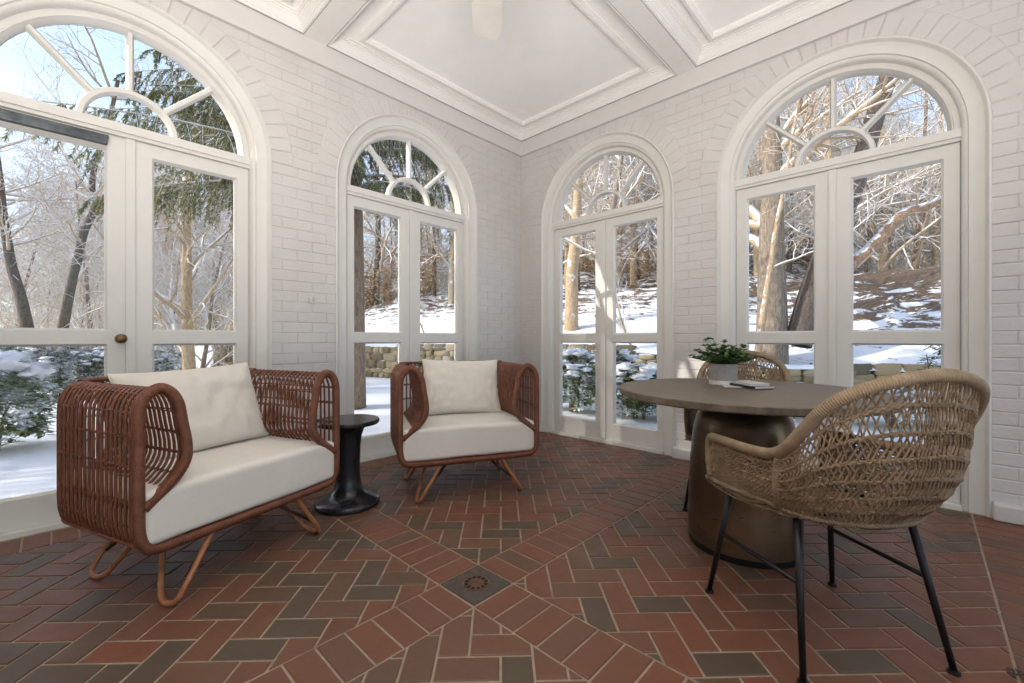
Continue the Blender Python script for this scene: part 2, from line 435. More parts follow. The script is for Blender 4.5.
# ------------------------------------------------------------------ floor
XB, YB = 5.7, -6.3
U = .107
def build_floor():
    mb = MB()
    bands_x = [(0.0, .22), (1.966, 2.194), (3.70, 3.928)]
    bands_y = [(-.0, -.0), (-2.685, -2.457), (-4.60, -4.372)]
    DR = (1.966, 2.194, -2.685, -2.457)
    def fn(x, y, h): return (x, y, h)
    rng = random.Random(3)
    # herringbone cells between the bands
    xs = [(.22, 1.966), (2.194, 3.70), (3.928, XB)]
    ys = [(YB, -4.60), (-4.372, -2.685), (-2.457, 0.0)]
    c45 = math.sqrt(.5); cx, cy = 2.08, -2.571
    for (x0, x1) in xs:
        for (y0, y1) in ys:
            # only the rects; each brick clipped to it
            for i in range(-60, 60):
                for j in range(-60, 60):
                    k = (i-j) % 4
                    if k == 0: r = (i, i+2, j, j+1)
                    elif k == 2: r = (i, i+1, j-1, j+1)
                    else: continue
                    mx, my = (r[0]+r[1])/2*U, (r[2]+r[3])/2*U
                    wx = cx+(mx-my)*c45; wy = cy+(mx+my)*c45
                    if wx < x0-.2 or wx > x1+.2 or wy < y0-.2 or wy > y1+.2: continue
                    poly = [(r[0]*U, r[2]*U), (r[1]*U, r[2]*U), (r[1]*U, r[3]*U), (r[0]*U, r[3]*U)]
                    poly = [(cx+(a-b)*c45, cy+(a+b)*c45) for a, b in poly]
                    poly = cliprect(poly, x0, x1, y0, y1)
                    if len(poly) < 3: continue
                    slab(mb, poly, .0045, .003, -.02, rng.uniform(-.0012, .0008), fn, rng.random())
    def strip(x0, x1, y0, y1, along, skip=None):
        if along == 'y':
            n = max(1, round((y1-y0)/U)); s = (y1-y0)/n
            for k in range(n):
                p = [(x0, y0+k*s), (x1, y0+k*s), (x1, y0+(k+1)*s), (x0, y0+(k+1)*s)]
                slab(mb, p, .0045, .003, -.02, rng.uniform(-.0012, .0008), fn, .3+.65*rng.random())
        else:
            n = max(1, round((x1-x0)/U)); s = (x1-x0)/n
            for k in range(n):
                p = [(x0+k*s, y0), (x0+(k+1)*s, y0), (x0+(k+1)*s, y1), (x0+k*s, y1)]
                slab(mb, p, .0045, .003, -.02, rng.uniform(-.0012, .0008), fn, .3+.65*rng.random())
    for (bx0, bx1) in bands_x:
        for (y0, y1) in ys: strip(bx0, bx1, y0, y1, 'y')
    for (by0, by1) in bands_y[1:]:
        for (x0, x1) in xs: strip(x0, x1, by0, by1, 'x')
        for (bx0, bx1) in bands_x:
            if by0 < -4 or bx0 != 1.966: strip(bx0, bx1, by0, by1, 'y')
    o = mb.build('floor', M['fbrick'], fixn=True); tag(o, kind='structure')
    m2 = MB(); m2.box(-.06, XB, YB, .06, -.12, -.0042); g = m2.build('floor_mortar', M['mortar'], o)
    # drain
    d = empty('floor_drain', (2.08, -2.571, 0), 0)
    tag(d, 'square cast iron floor drain with round grate where the brick bands cross', 'drain')
    p = MB(); h = .108; ri = .058
    n = 32; vs = []; fs = []
    for k in range(n):
        a = 2*PI*k/n; c, s = math.cos(a), math.sin(a); m = max(abs(c), abs(s))
        vs += [(h*c/m, h*s/m, .0005), (ri*c, ri*s, .0015)]
    for k in range(n):
        k2 = (k+1) % n; fs.append((2*k, 2*k2, 2*k2+1, 2*k+1))
    p.add(vs, fs)
    vs = []; fs = []
    for k in range(n):
        a = 2*PI*k/n; c, s = math.cos(a), math.sin(a); m = max(abs(c), abs(s))
        vs += [(h*c/m, h*s/m, .0005), (h*c/m, h*s/m, -.012)]
    for k in range(n):
        k2 = (k+1) % n; fs.append((2*k, 2*k2, 2*k2+1, 2*k+1))
    p.add(vs, fs); p.build('frame', M['iron'], d)
    q = MB(); q.lathe([(.056, -.004), (.056, .0025), (.052, .0035), (0.02, .0035), (.001, .0042)], 32)
    q.build('grate', simple('rusty_grate', (.12, .055, .03), .7, .2, var=.4, scale=40), d)
    hh = MB()
    for k in range(12):
        a = 2*PI*k/12; u = Vector((math.cos(a), math.sin(a))); w = Vector((-u.y, u.x))
        pts = [(.034, -.005), (.050, -.0085), (.050, .0085), (.034, .005)]
        hh.add([(u.x*r+w.x*t, u.y*r+w.y*t, .0047) for r, t in pts]+[(u.x*r+w.x*t, u.y*r+w.y*t, .003) for r, t in pts],
               [(0, 1, 2, 3), (0, 4, 5, 1), (1, 5, 6, 2), (2, 6, 7, 3), (3, 7, 4, 0)])
    hh.build('grate_slots', M['hole'], d)
build_floor()

# ------------------------------------------------------------------ walls with arched openings
ZC, RO = 2.37, .765
TOP = 3.66
WINS = {'left': [1.48, 3.51], 'right': [1.09, 3.007]}
fL = lambda s, d, z: (d, -s, z)
fR = lambda s, d, z: (s, -d, z)
def arcpts(c, r, n=28, zc=ZC):
    return [(c-r*math.cos(PI*k/n), zc+r*math.sin(PI*k/n)) for k in range(n+1)]
def build_wall(side, fn, length, wins):
    mb = MB(); T = -.30
    # backing on both faces
    for d in (0.0-.0, T):
        a = 0.0 if d == 0 else -.3
        z0 = 0 if d == 0 else -.3
        for c in wins:
            mb.add([fn(a, d, z0), fn(c-RO, d, z0), fn(c-RO, d, TOP), fn(a, d, TOP)], [(0, 1, 2, 3)])
            ap = arcpts(c, RO)
            for k in range(len(ap)-1):
                (s0, q0), (s1, q1) = ap[k], ap[k+1]
                mb.add([fn(s0, d, q0), fn(s1, d, q1), fn(s1, d, TOP), fn(s0, d, TOP)], [(0, 1, 2, 3)])
            a = c+RO
        mb.add([fn(a, d, z0), fn(length, d, z0), fn(length, d, TOP), fn(a, d, TOP)], [(0, 1, 2, 3)])
    for c in wins:
        ap = [(c-RO, -.3)]+arcpts(c, RO)+[(c+RO, -.3)]
        for k in range(len(ap)-1):
            (s0, q0), (s1, q1) = ap[k], ap[k+1]
            mb.add([fn(s0, 0, q0), fn(s1, 0, q1), fn(s1, T, q1), fn(s0, T, q0)], [(0, 1, 2, 3)])
    w = mb.build('wall_'+side, M['wbrick'], fixn=False); tag(w, kind='structure')
    # bricks in relief
    b = MB(); rng = random.Random(5 if side == 'left' else 6)
    H, LEN = .079, .222; zf = 3.24
    nrow = int(zf/H)+1
    for r in range(nrow):
        z0, z1 = r*H, min((r+1)*H, zf)
        s = -LEN*(.5 if r % 2 else 0)
        while s < length:
            iv = [(max(s, 0), min(s+LEN, length))]
            for c in wins:
                new = []
                for (p, q) in iv:
                    zz = z0
                    for zt in (z0, z1):
                        pass
                    def half(z):
                        if z <= ZC: return RO+.005
                        dz = z-ZC; R = RO+.08
                        return math.sqrt(R*R-dz*dz) if dz < R else 0
                    hw = max(half(z0), 0 if z1 <= ZC else 0)
                    if hw <= 0: new.append((p, q)); continue
                    if q <= c-hw or p >= c+hw: new.append((p, q)); continue
                    if p < c-hw: new.append((p, c-hw))
                    if q > c+hw: new.append((c+hw, q))
                iv = new
            for (p, q) in iv:
                if q-p > .02:
                    pl = [(p, z0), (q, z0), (q, z1), (p, z1)]
                    j = [(x+rng.uniform(-.0015, .0015), z+rng.uniform(-.0015, .0015)) for x, z in pl]
                    slab(b, j, .002, .0045, -.002, .0045+rng.uniform(-.0015, .0015), lambda x, z, h: fn(x, h, z), rng.random())
            s += LEN
    # voussoirs
    for c in wins:
        n = 28
        for k in range(n):
            a0, a1 = PI*k/n, PI*(k+1)/n
            r0, r1 = RO+.004, RO+.165
            pl = [(c+r0*math.cos(a0), ZC+r0*math.sin(a0)), (c+r1*math.cos(a0), ZC+r1*math.sin(a0)),
                  (c+r1*math.cos(a1), ZC+r1*math.sin(a1)), (c+r0*math.cos(a1), ZC+r0*math.sin(a1))]
            pl = cliprect(pl, 0, length, 0, zf)
            if len(pl) > 2:
                slab(b, pl, .0025, .007, -.002, .0075+rng.uniform(-.0015, .0015), lambda x, z, h: fn(x, h, z), rng.random())
    auto_smooth(b.build('wall_brick_relief', M['wbrick'], w, fixn=True), 9)
    return w
wl = build_wall('left', fL, -YB, WINS['left'])
wr = build_wall('right', fR, XB, WINS['right'])

def sweep_arch(mb, fn, c, prof, z0=0.0, full=True, n=28, zc=ZC):
    """sweep (rho,d) profile up one jamb, over the arch and down"""
    path = []
    if full: path.append(('j', -1, z0))
    for k in range(n+1): path.append(('a', PI*k/n, 0))
    if full: path.append(('j', 1, z0))
    m = len(prof); vs = []
    for t in path:
        for (rho, d) in prof:
            if t[0] == 'j': vs.append(fn(c+t[1]*rho, d, t[2]))
            else: vs.append(fn(c-rho*math.cos(t[1]), d, zc+rho*math.sin(t[1])))
    fs = [(i*m+j, i*m+j+1, (i+1)*m+j+1, (i+1)*m+j) for i in range(len(path)-1) for j in range(m-1)]
    mb.add(vs, fs)

def fbox(mb, fn, s0, s1, d0, d1, z0, z1, rnd=.5): mb.box(s0, s1, d0, d1, z0, z1, rnd, xf=fn)
def frame_face(mb, fn, s0, s1, z0, z1, holes, df, db, bead=.012):
    """door leaf: slab with rectangular holes (sorted in z) and sloping beads"""
    hs0, hs1 = holes[0][0], holes[0][1]
    fbox(mb, fn, s0, hs0, db, df, z0, z1); fbox(mb, fn, hs1, s1, db, df, z0, z1)
    zz = z0
    for (a, b, c, d) in holes:
        fbox(mb, fn, hs0, hs1, db, df-.0005, zz, c); zz = d
    fbox(mb, fn, hs0, hs1, db, df-.0005, zz, z1)
    for (a, b, c, d) in holes:   # beads round each pane
        dm = df-.018
        for (p, q) in (((a, c), (b, c)), ((b, c), (b, d)), ((b, d), (a, d)), ((a, d), (a, c))):
            mx, mz = (a+b)/2, (c+d)/2
            def inn(pt): return (pt[0]+(bead if pt[0] < mx else -bead), pt[1]+(bead if pt[1] < mz else -bead))
            pi, qi = inn(p), inn(q)
            mb.add([fn(p[0], df-.004, p[1]), fn(q[0], df-.004, q[1]), fn(qi[0], dm, qi[1]), fn(pi[0], dm, pi[1])], [(0, 1, 2, 3)])
            mb.add([fn(pi[0], dm, pi[1]), fn(qi[0], dm, qi[1]), fn(qi[0], db+.006, qi[1]), fn(pi[0], db+.006, pi[1])], [(0, 1, 2, 3)])

def build_opening(idx, side, fn, c):
    # window_n : casing, fan frame, muntins, glass.  door_n : two glazed leaves
    wroot = empty('window_%d' % idx); tag(wroot, kind='structure')
    mb = MB()
    prof = [(.775, .0), (.775, .012), (.764, .015), (.756, .008), (.752, -.008), (.747, -.012), (.682, -.018), (.678, -.030), (.668, -.032), (.660, -.040), (.652, -.050), (.650, -.17)]
    sweep_arch(mb, fn, c, prof, 0.0)
    auto_smooth(mb.build('casing', M['paint'], wroot, fixn=True), 40)
    mb = MB()
    prof = [(.652, -.17), (.652, -.085), (.624, -.085), (.619, -.075), (.613, -.075), (.608, -.09), (.596, -.105), (.596, -.15)]
    sweep_arch(mb, fn, c, prof, full=False)
    auto_smooth(mb.build('fanlight_frame', M['paint'], wroot, fixn=True), 40)
    mb = MB()
    sweep_arch(mb, fn, c, [(.245, -.14), (.245, -.105), (.237, -.090), (.213, -.090), (.205, -.105), (.205, -.14), (.245, -.14)], full=False)
    for a in (45, 90, 135):
        ca, sa = math.cos(math.radians(a)), math.sin(math.radians(a))
        def f2(u, d, w): return fn(c+ca*u-sa*w, d, ZC+sa*u+ca*w)
        r0, r1 = .232, .600
        for (w0, w1, d0, d1) in ((-.013, .013, -.14, -.105),):
            vs = [f2(u, d, w) for u in (r0, r1) for (w, d) in ((-.019, -.14), (-.019, -.108), (-.009, -.092), (.009, -.092), (.019, -.108), (.019, -.14))]
            mb.add(vs, [(i, i+1, 7+i, 6+i) for i in range(5)])
    auto_smooth(mb.build('muntins', M['paint'], wroot, fixn=True), 40)
    mb = MB()
    ap = arcpts(c, .61, 24); pts = [fn(s, -.125, z) for s, z in ap]
    mb.add(pts, [tuple(range(len(pts)))]); mb.build('glass', M['glass'], wroot, fixn=False)
    mb = MB(); fbox(mb, fn, c-.655, c+.655, -.17, -.062, 2.300, 2.362); fbox(mb, fn, c-.652, c+.652, -.17, -.050, 2.322, 2.374)
    mb.build('transom', M['paint'], wroot)
    mb = MB(); fbox(mb, fn, c-.655, c+.655, -.32, -.03, -.02, .022); fbox(mb, fn, c-.75, c+.75, -.45, -.2, -.3, .006)
    mb.build('threshold', M['paint'], wroot)
    droot = empty('door_%d' % idx); tag(droot, kind='structure')
    for sgn in (-1, 1):
        mb = MB()
        if sgn < 0: s0, s1, h0, h1 = c-.648, c-.003, c-.575, c-.105
        else: s0, s1, h0, h1 = c+.003, c+.648, c+.105, c+.575
        frame_face(mb, fn, s0, s1, .024, 2.298, [(h0, h1, .185, 1.03), (h0, h1, 1.11, 2.215)], -.085, -.13)
        if sgn > 0: fbox(mb, fn, c-.022, c+.022, -.086, -.070, .03, 2.297)
        leaf = mb.build('door_leaf', M['paint'], droot)
        for (z0, z1) in ((.185, 1.03), (1.11, 2.215)):
            g = MB(); g.add([fn(h0, -.108, z0), fn(h1, -.108, z0), fn(h1, -.108, z1), fn(h0, -.108, z1)], [(0, 1, 2, 3)])
            g.build('glass_pane', M['glass'], leaf, fixn=False)
    if idx == 1:
        k = MB()
        y = c+.045
        k.lathe([(.012, 0), (.012, .03), (.022, .038), (.027, .052), (.022, .064), (.008, .069)], 20)
        k.v = [fn(y+a, -.075+cc, 1.062+b*1.0) for a, b, cc in k.v]
        auto_smooth(k.build('door_knob', M['brass'], droot), 40)
        k = MB(); k.lathe([(.028, 0), (.028, .004), (.02, .006)], 20); k.v = [fn(y+a, -.084+cc, 1.062+b) for a, b, cc in k.v]
        k.build('knob_rosette', M['brass'], droot)
        # door closer on the head of the left leaf
        k = MB()
        fbox(k, fn, c+.105, c+.70, -.083, -.045, 2.225, 2.262); fbox(k, fn, c+.10, c+.70, -.083, -.058, 2.262, 2.285)
        o = k.build('door_closer', M['closer'], droot)
        bv = o.modifiers.new('b', 'BEVEL'); bv.width = .006; bv.segments = 2
build_opening(1, 'left', fL, 3.51); build_opening(2, 'left', fL, 1.48)
build_opening(3, 'right', fR, 1.09); build_opening(4, 'right', fR, 3.007)

def plain_wall(name, boxes):
    mb = MB()
    for b in boxes: mb.box(*b)
    o = mb.build(name, M['wbrick']); tag(o, kind='structure')
plain_wall('wall_rear', [(-.3, XB+.3, YB-.3, YB, -.3, TOP)])
plain_wall('wall_side', [(XB, XB+.3, YB, YB+.5, -.3, TOP), (XB, XB+.3, -2.6, -2.1, -.3, TOP), (XB, XB+.3, -.4, .3, -.3, TOP), (XB, XB+.3, YB, .3, 3.1, TOP)])
# plinths of the brick piers
def plinth(n, fn, s0, s1):
    mb = MB()
    s = s0
    fbox(mb, fn, s0, s1, -.02, .06, 0, .10)
    o = mb.build('baseboard_%s' % n, M['wbrick']); tag(o, kind='structure')
    bv = o.modifiers.new('b', 'BEVEL'); bv.width = .012; bv.segments = 3
plinth('left_near', fL, 3.51+RO+.01, 6.3); plinth('left_middle', fL, 1.48+RO+.01, 3.51-RO-.01); plinth('left_corner', fL, .0, 1.48-RO-.01)
plinth('right_corner', fR, .036, 1.09-RO-.01); plinth('right_middle', fR, 1.09+RO+.01, 3.007-RO-.01); plinth('right_near', fR, 3.007+RO+.01, XB)

# small iron hook on the brick pier
h = MB()
fbox(h, fL, 2.42, 2.47, .004, .018, 1.34, 1.385); h.tube([fL(2.445, .012, 1.365), fL(2.445, .04, 1.36), fL(2.45, .048, 1.385)], .006, 8)
o = h.build('wall_hook', M['wbrick']); tag(o, 'small white painted hook on the brick pier between the left arched doors', 'hook')

# ------------------------------------------------------------------ ceiling with coffers
SZ = 3.40
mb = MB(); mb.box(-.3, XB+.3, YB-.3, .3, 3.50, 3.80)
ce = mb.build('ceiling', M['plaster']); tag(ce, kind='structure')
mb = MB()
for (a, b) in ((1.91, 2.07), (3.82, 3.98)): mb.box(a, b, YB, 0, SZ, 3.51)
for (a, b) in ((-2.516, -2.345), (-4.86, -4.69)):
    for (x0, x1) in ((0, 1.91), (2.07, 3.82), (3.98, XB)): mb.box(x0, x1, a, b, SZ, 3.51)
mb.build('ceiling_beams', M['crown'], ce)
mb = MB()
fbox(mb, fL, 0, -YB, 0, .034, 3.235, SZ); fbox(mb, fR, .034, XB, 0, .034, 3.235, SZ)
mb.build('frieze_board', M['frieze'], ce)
def rect_sweep(mb, x0, x1, y0, y1, prof):
    n = len(prof); vs = []
    for (cx, cy, sx, sy) in ((x0, y0, 1, 1), (x1, y0, -1, 1), (x1, y1, -1, -1), (x0, y1, 1, -1)):
        for (d, z) in prof: vs.append((cx+sx*d, cy+sy*d, z))
    fs = []
    for i in range(4):
        j = (i+1) % 4
        for k in range(n-1): fs.append((i*n+k, i*n+k+1, j*n+k+1, j*n+k))
    mb.add(vs, fs)
crown = [(.007, 3.47), (.007, SZ+.002), (.020, SZ+.002), (.023, 3.416), (.029, 3.418), (.031, 3.432), (.036, 3.434), (.040, 3.446), (.052, 3.460), (.062, 3.466), (.064, 3.476), (.072, 3.478), (.074, 3.490), (.086, 3.492), (.088, 3.502)]
ridge = [(0, 3.51), (0, 3.478), (.006, 3.474), (.006, 3.465), (.014, 3.458), (.034, 3.458), (.042, 3.465), (.042, 3.474), (.048, 3.478), (.048, 3.51)]
cr = MB(); rd = MB()
cells_x = [(.034, 1.91), (2.07, 3.82), (3.98, XB)]; cells_y = [(-2.345, -.034), (-4.69, -2.516), (YB, -4.86)]
for (x0, x1) in cells_x:
    for (y0, y1) in cells_y:
        rect_sweep(cr, x0, x1, y0, y1, crown)
        a = .15 if x0 < .1 else .24; b = .15 if y1 > -.1 else .24
        rect_sweep(rd, x0+.16, x1-.20, y0+.19, y1-.15, ridge)
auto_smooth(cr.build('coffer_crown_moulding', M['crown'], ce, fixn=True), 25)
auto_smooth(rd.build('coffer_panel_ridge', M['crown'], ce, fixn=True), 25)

# ceiling fan (only one blade reaches into the picture)
_t = Vector((*at0(487, 2.44), 0)); _d = (_t-Vector((CAM.x, CAM.y, 0))).normalized(); _h = _t-_d*.76
fan = empty('ceiling_fan', (_h.x, _h.y, 3.62), 0)
tag(fan, 'ceiling fan with washed wood blades hanging from the coffered ceiling', 'fan')
mb = MB(); mb.lathe([(.07, 0), (.07, -.03), (.02, -.06), (.014, -.07), (.014, -.70), (.04, -.71), (.11, -.74), (.125, -.80), (.125, -.86), (.09, -.90), (.04, -.92), (.005, -.925)], 32)
auto_smooth(mb.build('motor_housing', M['crown'], fan), 35)
for k in range(5):
    mb = MB()
    ang = math.atan2(_d.y, _d.x)+math.radians(72*k)
    ca, sa = math.cos(ang), math.sin(ang)
    def P(u, w, t):
        z = -.86+t+w*.10
        return (ca*u-sa*w, sa*u+ca*w, z)
    outl = [(.17, .035), (.24, .062), (.40, .072), (.60, .078), (.70, .076), (.735, .06), (.75, .03), (.755, 0), (.76, -.03), (.745, -.06), (.70, -.078), (.60, -.078), (.40, -.072), (.24, -.062), (.17, -.035)]
    n = len(outl); vs = [P(u, w, 0) for u, w in outl]+[P(u, w, -.008) for u, w in outl]
    mb.add(vs, [tuple(range(n)), tuple(range(2*n-1, n-1, -1))]+[(i, (i+1) % n, n+(i+1) % n, n+i) for i in range(n)])
    mb.build('blade', M['fan'], fan)
    mb = MB(); mb.tube([P(.10, 0, 0.0), P(.16, 0, .006), P(.26, 0, .008)], .012, 8); mb.build('blade_bracket', M['brass'], fan)

# ------------------------------------------------------------------ rattan lounge chair
def smooth_path(pts, n=8, closed=False):
    """Catmull-Rom through the points"""
    P = [Vector(p) for p in pts]; out = []; m = len(P)
    rng = range(m if closed else m-1)
    for i in rng:
        p0 = P[(i-1) % m] if closed or i > 0 else P[0]*2-P[1]
        p1 = P[i]; p2 = P[(i+1) % m]
        p3 = P[(i+2) % m] if closed or i+2 < m else P[-1]*2-P[-2]
        for k in range(n):
            t = k/n
            out.append(.5*((2*p1)+(-p0+p2)*t+(2*p0-5*p1+4*p2-p3)*t*t+(-p0+3*p1-3*p2+p3)*t**3))
    if not closed: out.append(P[-1])
    return out
HW, DP, RC = .478, .74, .19          # half width, depth, plan corner radius
ZT = .872
# hoop profile : (inward offset o, z)
prof_pts = [(.115, .262), (.06, .262), (.02, .285), (.002, .34), (0, .45), (0, .60), (0, .72), (.004, .80), (.028, .85), (.068, ZT), (.108, .85), (.134, .80),
            (.148, .72), (.162, .64), (.160, .58), (.135, .53), (.09, .485), (.045, .45), (.015, .425)]
def prof(n=4): return [(p.x, p.z) for p in smooth_path([(a, 0, b) for a, b in prof_pts], n)]
def plan(s):
    """s in metres along the outside from the left front, back and round; returns (x,y, inward nx,ny). front is +y"""
    a = DP-RC; arc = RC*PI/2; b = 2*(HW-RC)
    if s <= a: return (-HW, -s, 1, 0)
    s -= a
    if s <= arc:
        t = s/RC; return (-HW+RC-RC*math.cos(t), -a-RC*math.sin(t), math.cos(t), math.sin(t))
    s -= arc
    if s <= b: return (-HW+RC+s, -DP, 0, 1)
    s -= b
    if s <= arc:
        t = s/RC; return (HW-RC+RC*math.sin(t), -a-RC*math.cos(t), -math.sin(t), math.cos(t))
    s -= arc
    return (HW, -a+s, -1, 0)
PLEN = 2*(DP-RC)+RC*PI+2*(HW-RC)
def onplan(s, o, z):
    x, y, nx, ny = plan(s); return Vector((x+nx*o, y+ny*o, z))
def legset(root):
    for sx in (-1, 1):
        for back in (0, 1):
            def T(w, f, z):
                return Vector((sx*w*(1+back*.04), (f if not back else -.60-f), z))
            foot = T(.345, -.015, .012)
            # U bend : front rod top -> foot -> rear rod top
            pts = [T(.195, .0, .262), T(.255, .004, .165), T(.315, .012, .075), T(.342, .006, .028), T(.354, -.028, .0115), T(.353, -.068, .0115), T(.343, -.105, .028), T(.318, -.15, .085), T(.285, -.205, .165), T(.25, -.275, .262)]
            mb = MB(); mb.tube(smooth_path(pts, 5), .0115, 10); mb.build('leg', M['bentwood'], root, smooth=True)
            mb = MB(); mb.tube([T(.11, -.12, .262), T(.21, -.05, .17), T(.302, -.008, .095)], .0085, 8); mb.build('leg_brace', M['darkrod'], root, smooth=True)
def softbox(mb, x0, x1, y0, y1, z0, z1, r=.03, crown_=.012, seed=1, nu=26, wr=.004):
    """rounded cushion box"""
    cx, cy, cz = (x0+x1)/2, (y0+y1)/2, (z0+z1)/2; hx, hy, hz = (x1-x0)/2, (y1-y0)/2, (z1-z0)/2
    faces = []
    def pt(d):
        # cube dir -> rounded box
        p = Vector((d.x*hx, d.y*hy, d.z*hz))
        q = Vector((max(-hx+r, min(hx-r, p.x)), max(-hy+r, min(hy-r, p.y)), max(-hz+r, min(hz-r, p.z))))
        v = p-q
        if v.length > 1e-9: p = q+v.normalized()*r
        fx, fy = 1-(p.x/hx)**2, 1-(p.y/hy)**2
        if fx > 0 and fy > 0: p.z += (crown_*fx*fy)*(1 if p.z > 0 else -.3)*abs(p.z)/hz
        k = mnoise.noise(Vector((p.x*5+seed, p.y*5, p.z*5)))
        p += v.normalized()*k*wr if v.length > 1e-9 else Vector((0, 0, 0))
        return (cx+p.x, cy+p.y, cz+p.z)
    def par(t):   # denser towards the ends
        t = 2*t-1; return math.copysign(abs(t)**.6, t) if False else math.sin(t*PI/2)
    for ax in range(3):
        for sg in (-1, 1):
            def fn(u, v):
                a, b = par(u), par(v)
                d = [0, 0, 0]; d[ax] = sg; d[(ax+1) % 3] = a; d[(ax+2) % 3] = b
                return pt(Vector(d))
            mb.grid(fn, nu, nu)
def make_lounge():
    root = empty('rattan_armchair')
    pf = prof(4)
    # wrapped front frame : left hoop, bottom rail, right hoop
    def front(side):
        pts = []
        for (o, z) in prof_pts: pts.append((side*(HW-.010-o), .0, z))
        return pts
    L_ = front(-1)[2:]; R_ = front(1)[2:]
    pth = L_[::-1]+[(-HW+.06, 0, .262), (-HW+.115, 0, .258)]+[(x, 0, .256) for x in (-.2, 0, .2)]+[(HW-.115, 0, .258), (HW-.06, 0, .262)]+R_
    pth = [pth[0]]+pth[1:]
    mb = MB(); sp = smooth_path(pth, 5); mb.tube(sp, .0205, 12)
    mb.build('front_frame', M['rattan_wrap'], root, smooth=True)
    # hoops
    mb = MB(); n = int(PLEN/.033)
    ARM = DP-RC*.55
    full_ = prof(2); ktop = 18
    for i in range(1, n+1):
        s = PLEN*i/(n+1)
        jit = random.uniform(-.002, .002)
        arm = s < ARM or s > PLEN-ARM
        pp_ = full_ if arm else full_[:ktop+1]
        mb.tube([onplan(s+jit, o, z) for o, z in pp_], .0056, 6, cap=False)
    mb.build('hoop_rods', M['rattan'], root, smooth=True)
    # horizontal weavers (pairs of thin canes), slightly wavy
    mb = MB()
    P = [Vector((a, 0, b)) for a, b in prof_pts]
    def profat(t):
        i = int(t); f = t-i
        return P[i].lerp(P[min(i+1, len(P)-1)], f)
    for t in (3.2, 4, 4.9, 5.8, 6.8, 8.0, 11.3, 12.4, 13.6, 15, 16.6):
        p = profat(t)
        spans = [(0, PLEN)] if t < 9 else [(0, ARM), (PLEN-ARM, PLEN)]
        for (sa, sb) in spans:
            ph = random.random()*6; m = int((sb-sa)/.016)
            for q in (-1, 1):
                pts = []
                for i in range(m+1):
                    s = sa+(sb-sa)*i/m
                    dd = .0055*math.sin(i*PI*.95+ph)*q
                    c = Vector((.075, 0, .66)); nn = (p-c); nn.y = 0; nn.normalize()
                    pts.append(onplan(s, p.x+nn.x*dd, p.z+nn.z*dd+q*.003))
                mb.tube(pts, .0034, 4, cap=False)
    mb.build('cross_weave', M['rattan'], root, smooth=True)
    # thicker top, seat and lower rails; curved end of each inner arm panel
    mb = MB()
    for (o, z, r) in ((.10, .262, .012), (.015, .425, .009), (.015, .285, .007)):
        mb.tube([onplan(PLEN*i/80, o, z) for i in range(81)], r, 8, cap=False)
    mb.tube([onplan(ARM-.02+(PLEN-2*ARM+.04)*i/80, .066, ZT) for i in range(81)], .011, 8, cap=False)
    for s in (ARM, PLEN-ARM):
        mb.tube([onplan(s, o, z) for o, z in full_[ktop:]], .011, 8, cap=False)
    # slats under the seat
    for k in range(7): 
        y = -.06-.1*k; mb.tube([(-HW+.09, y, .262), (HW-.09, y, .262)], .008, 8)
    mb.build('seat_frame', M['rattan'], root, smooth=True)
    legset(root)
    return root
def cushion_obj(root_loc, rz, seed, label):
    mb = MB(); softbox(mb, -HW+.022, HW-.022, -.64, .014, .277, .488, .026, .010, seed)
    o = mb.build('seat_cushion', M['cushion'], smooth=True, doubles=True)
    o.location = root_loc; o.rotation_euler = (0, 0, rz)
    tag(o, label, 'cushion', 'seat cushions of the rattan armchairs')
    return o
def pillow_obj(name, w, h, t, seed, corner=.05):
    mb = MB()
    def fn(sgn):
        def g(u, v):
            a, b = 2*u-1, 2*v-1
            a = math.sin(a*PI/2); b = math.sin(b*PI/2)
            e = max(0, (1-abs(a)**2.6))*max(0, (1-abs(b)**2.6))
            th = t*(e**.42)*.5
            pinch = 1-.055*(1-abs(b))*0-.05*(1-b*b)*abs(a)**2*0
            x = a*w/2*(1-.05*(1-b*b)); z = b*h/2*(1-.06*(1-a*a))
            wr = .014*mnoise.noise(Vector((a*3+seed, b*3, sgn)))+.011*mnoise.noise(Vector((a*7+seed, b*2.5+a*4, sgn*2)))+.007*mnoise.noise(Vector((a*12-b*9, b*10+seed, sgn*2)))
            return (x, sgn*(th+wr*e**.3), z)
        return g
    mb.grid(fn(1), 48, 40); mb.grid(fn(-1), 48, 40)
    # seam piping
    o = mb.build(name, M['pillow'], smooth=True, doubles=True)
    pts = []
    for k in range(96):
        q = k/24; e = int(q); f = math.sin(((q-e)*2-1)*PI/2)
        a, b = ((f, -1), (1, f), (-f, 1), (-1, -f))[e]
        pts.append((a*w/2*(1-.05*(1-b*b)), 0, b*h/2*(1-.06*(1-a*a))))
    m2 = MB(); m2.tube(pts, .003, 6, closed=True); m2.build('piping', M['pillow'], o, smooth=True)
    return o

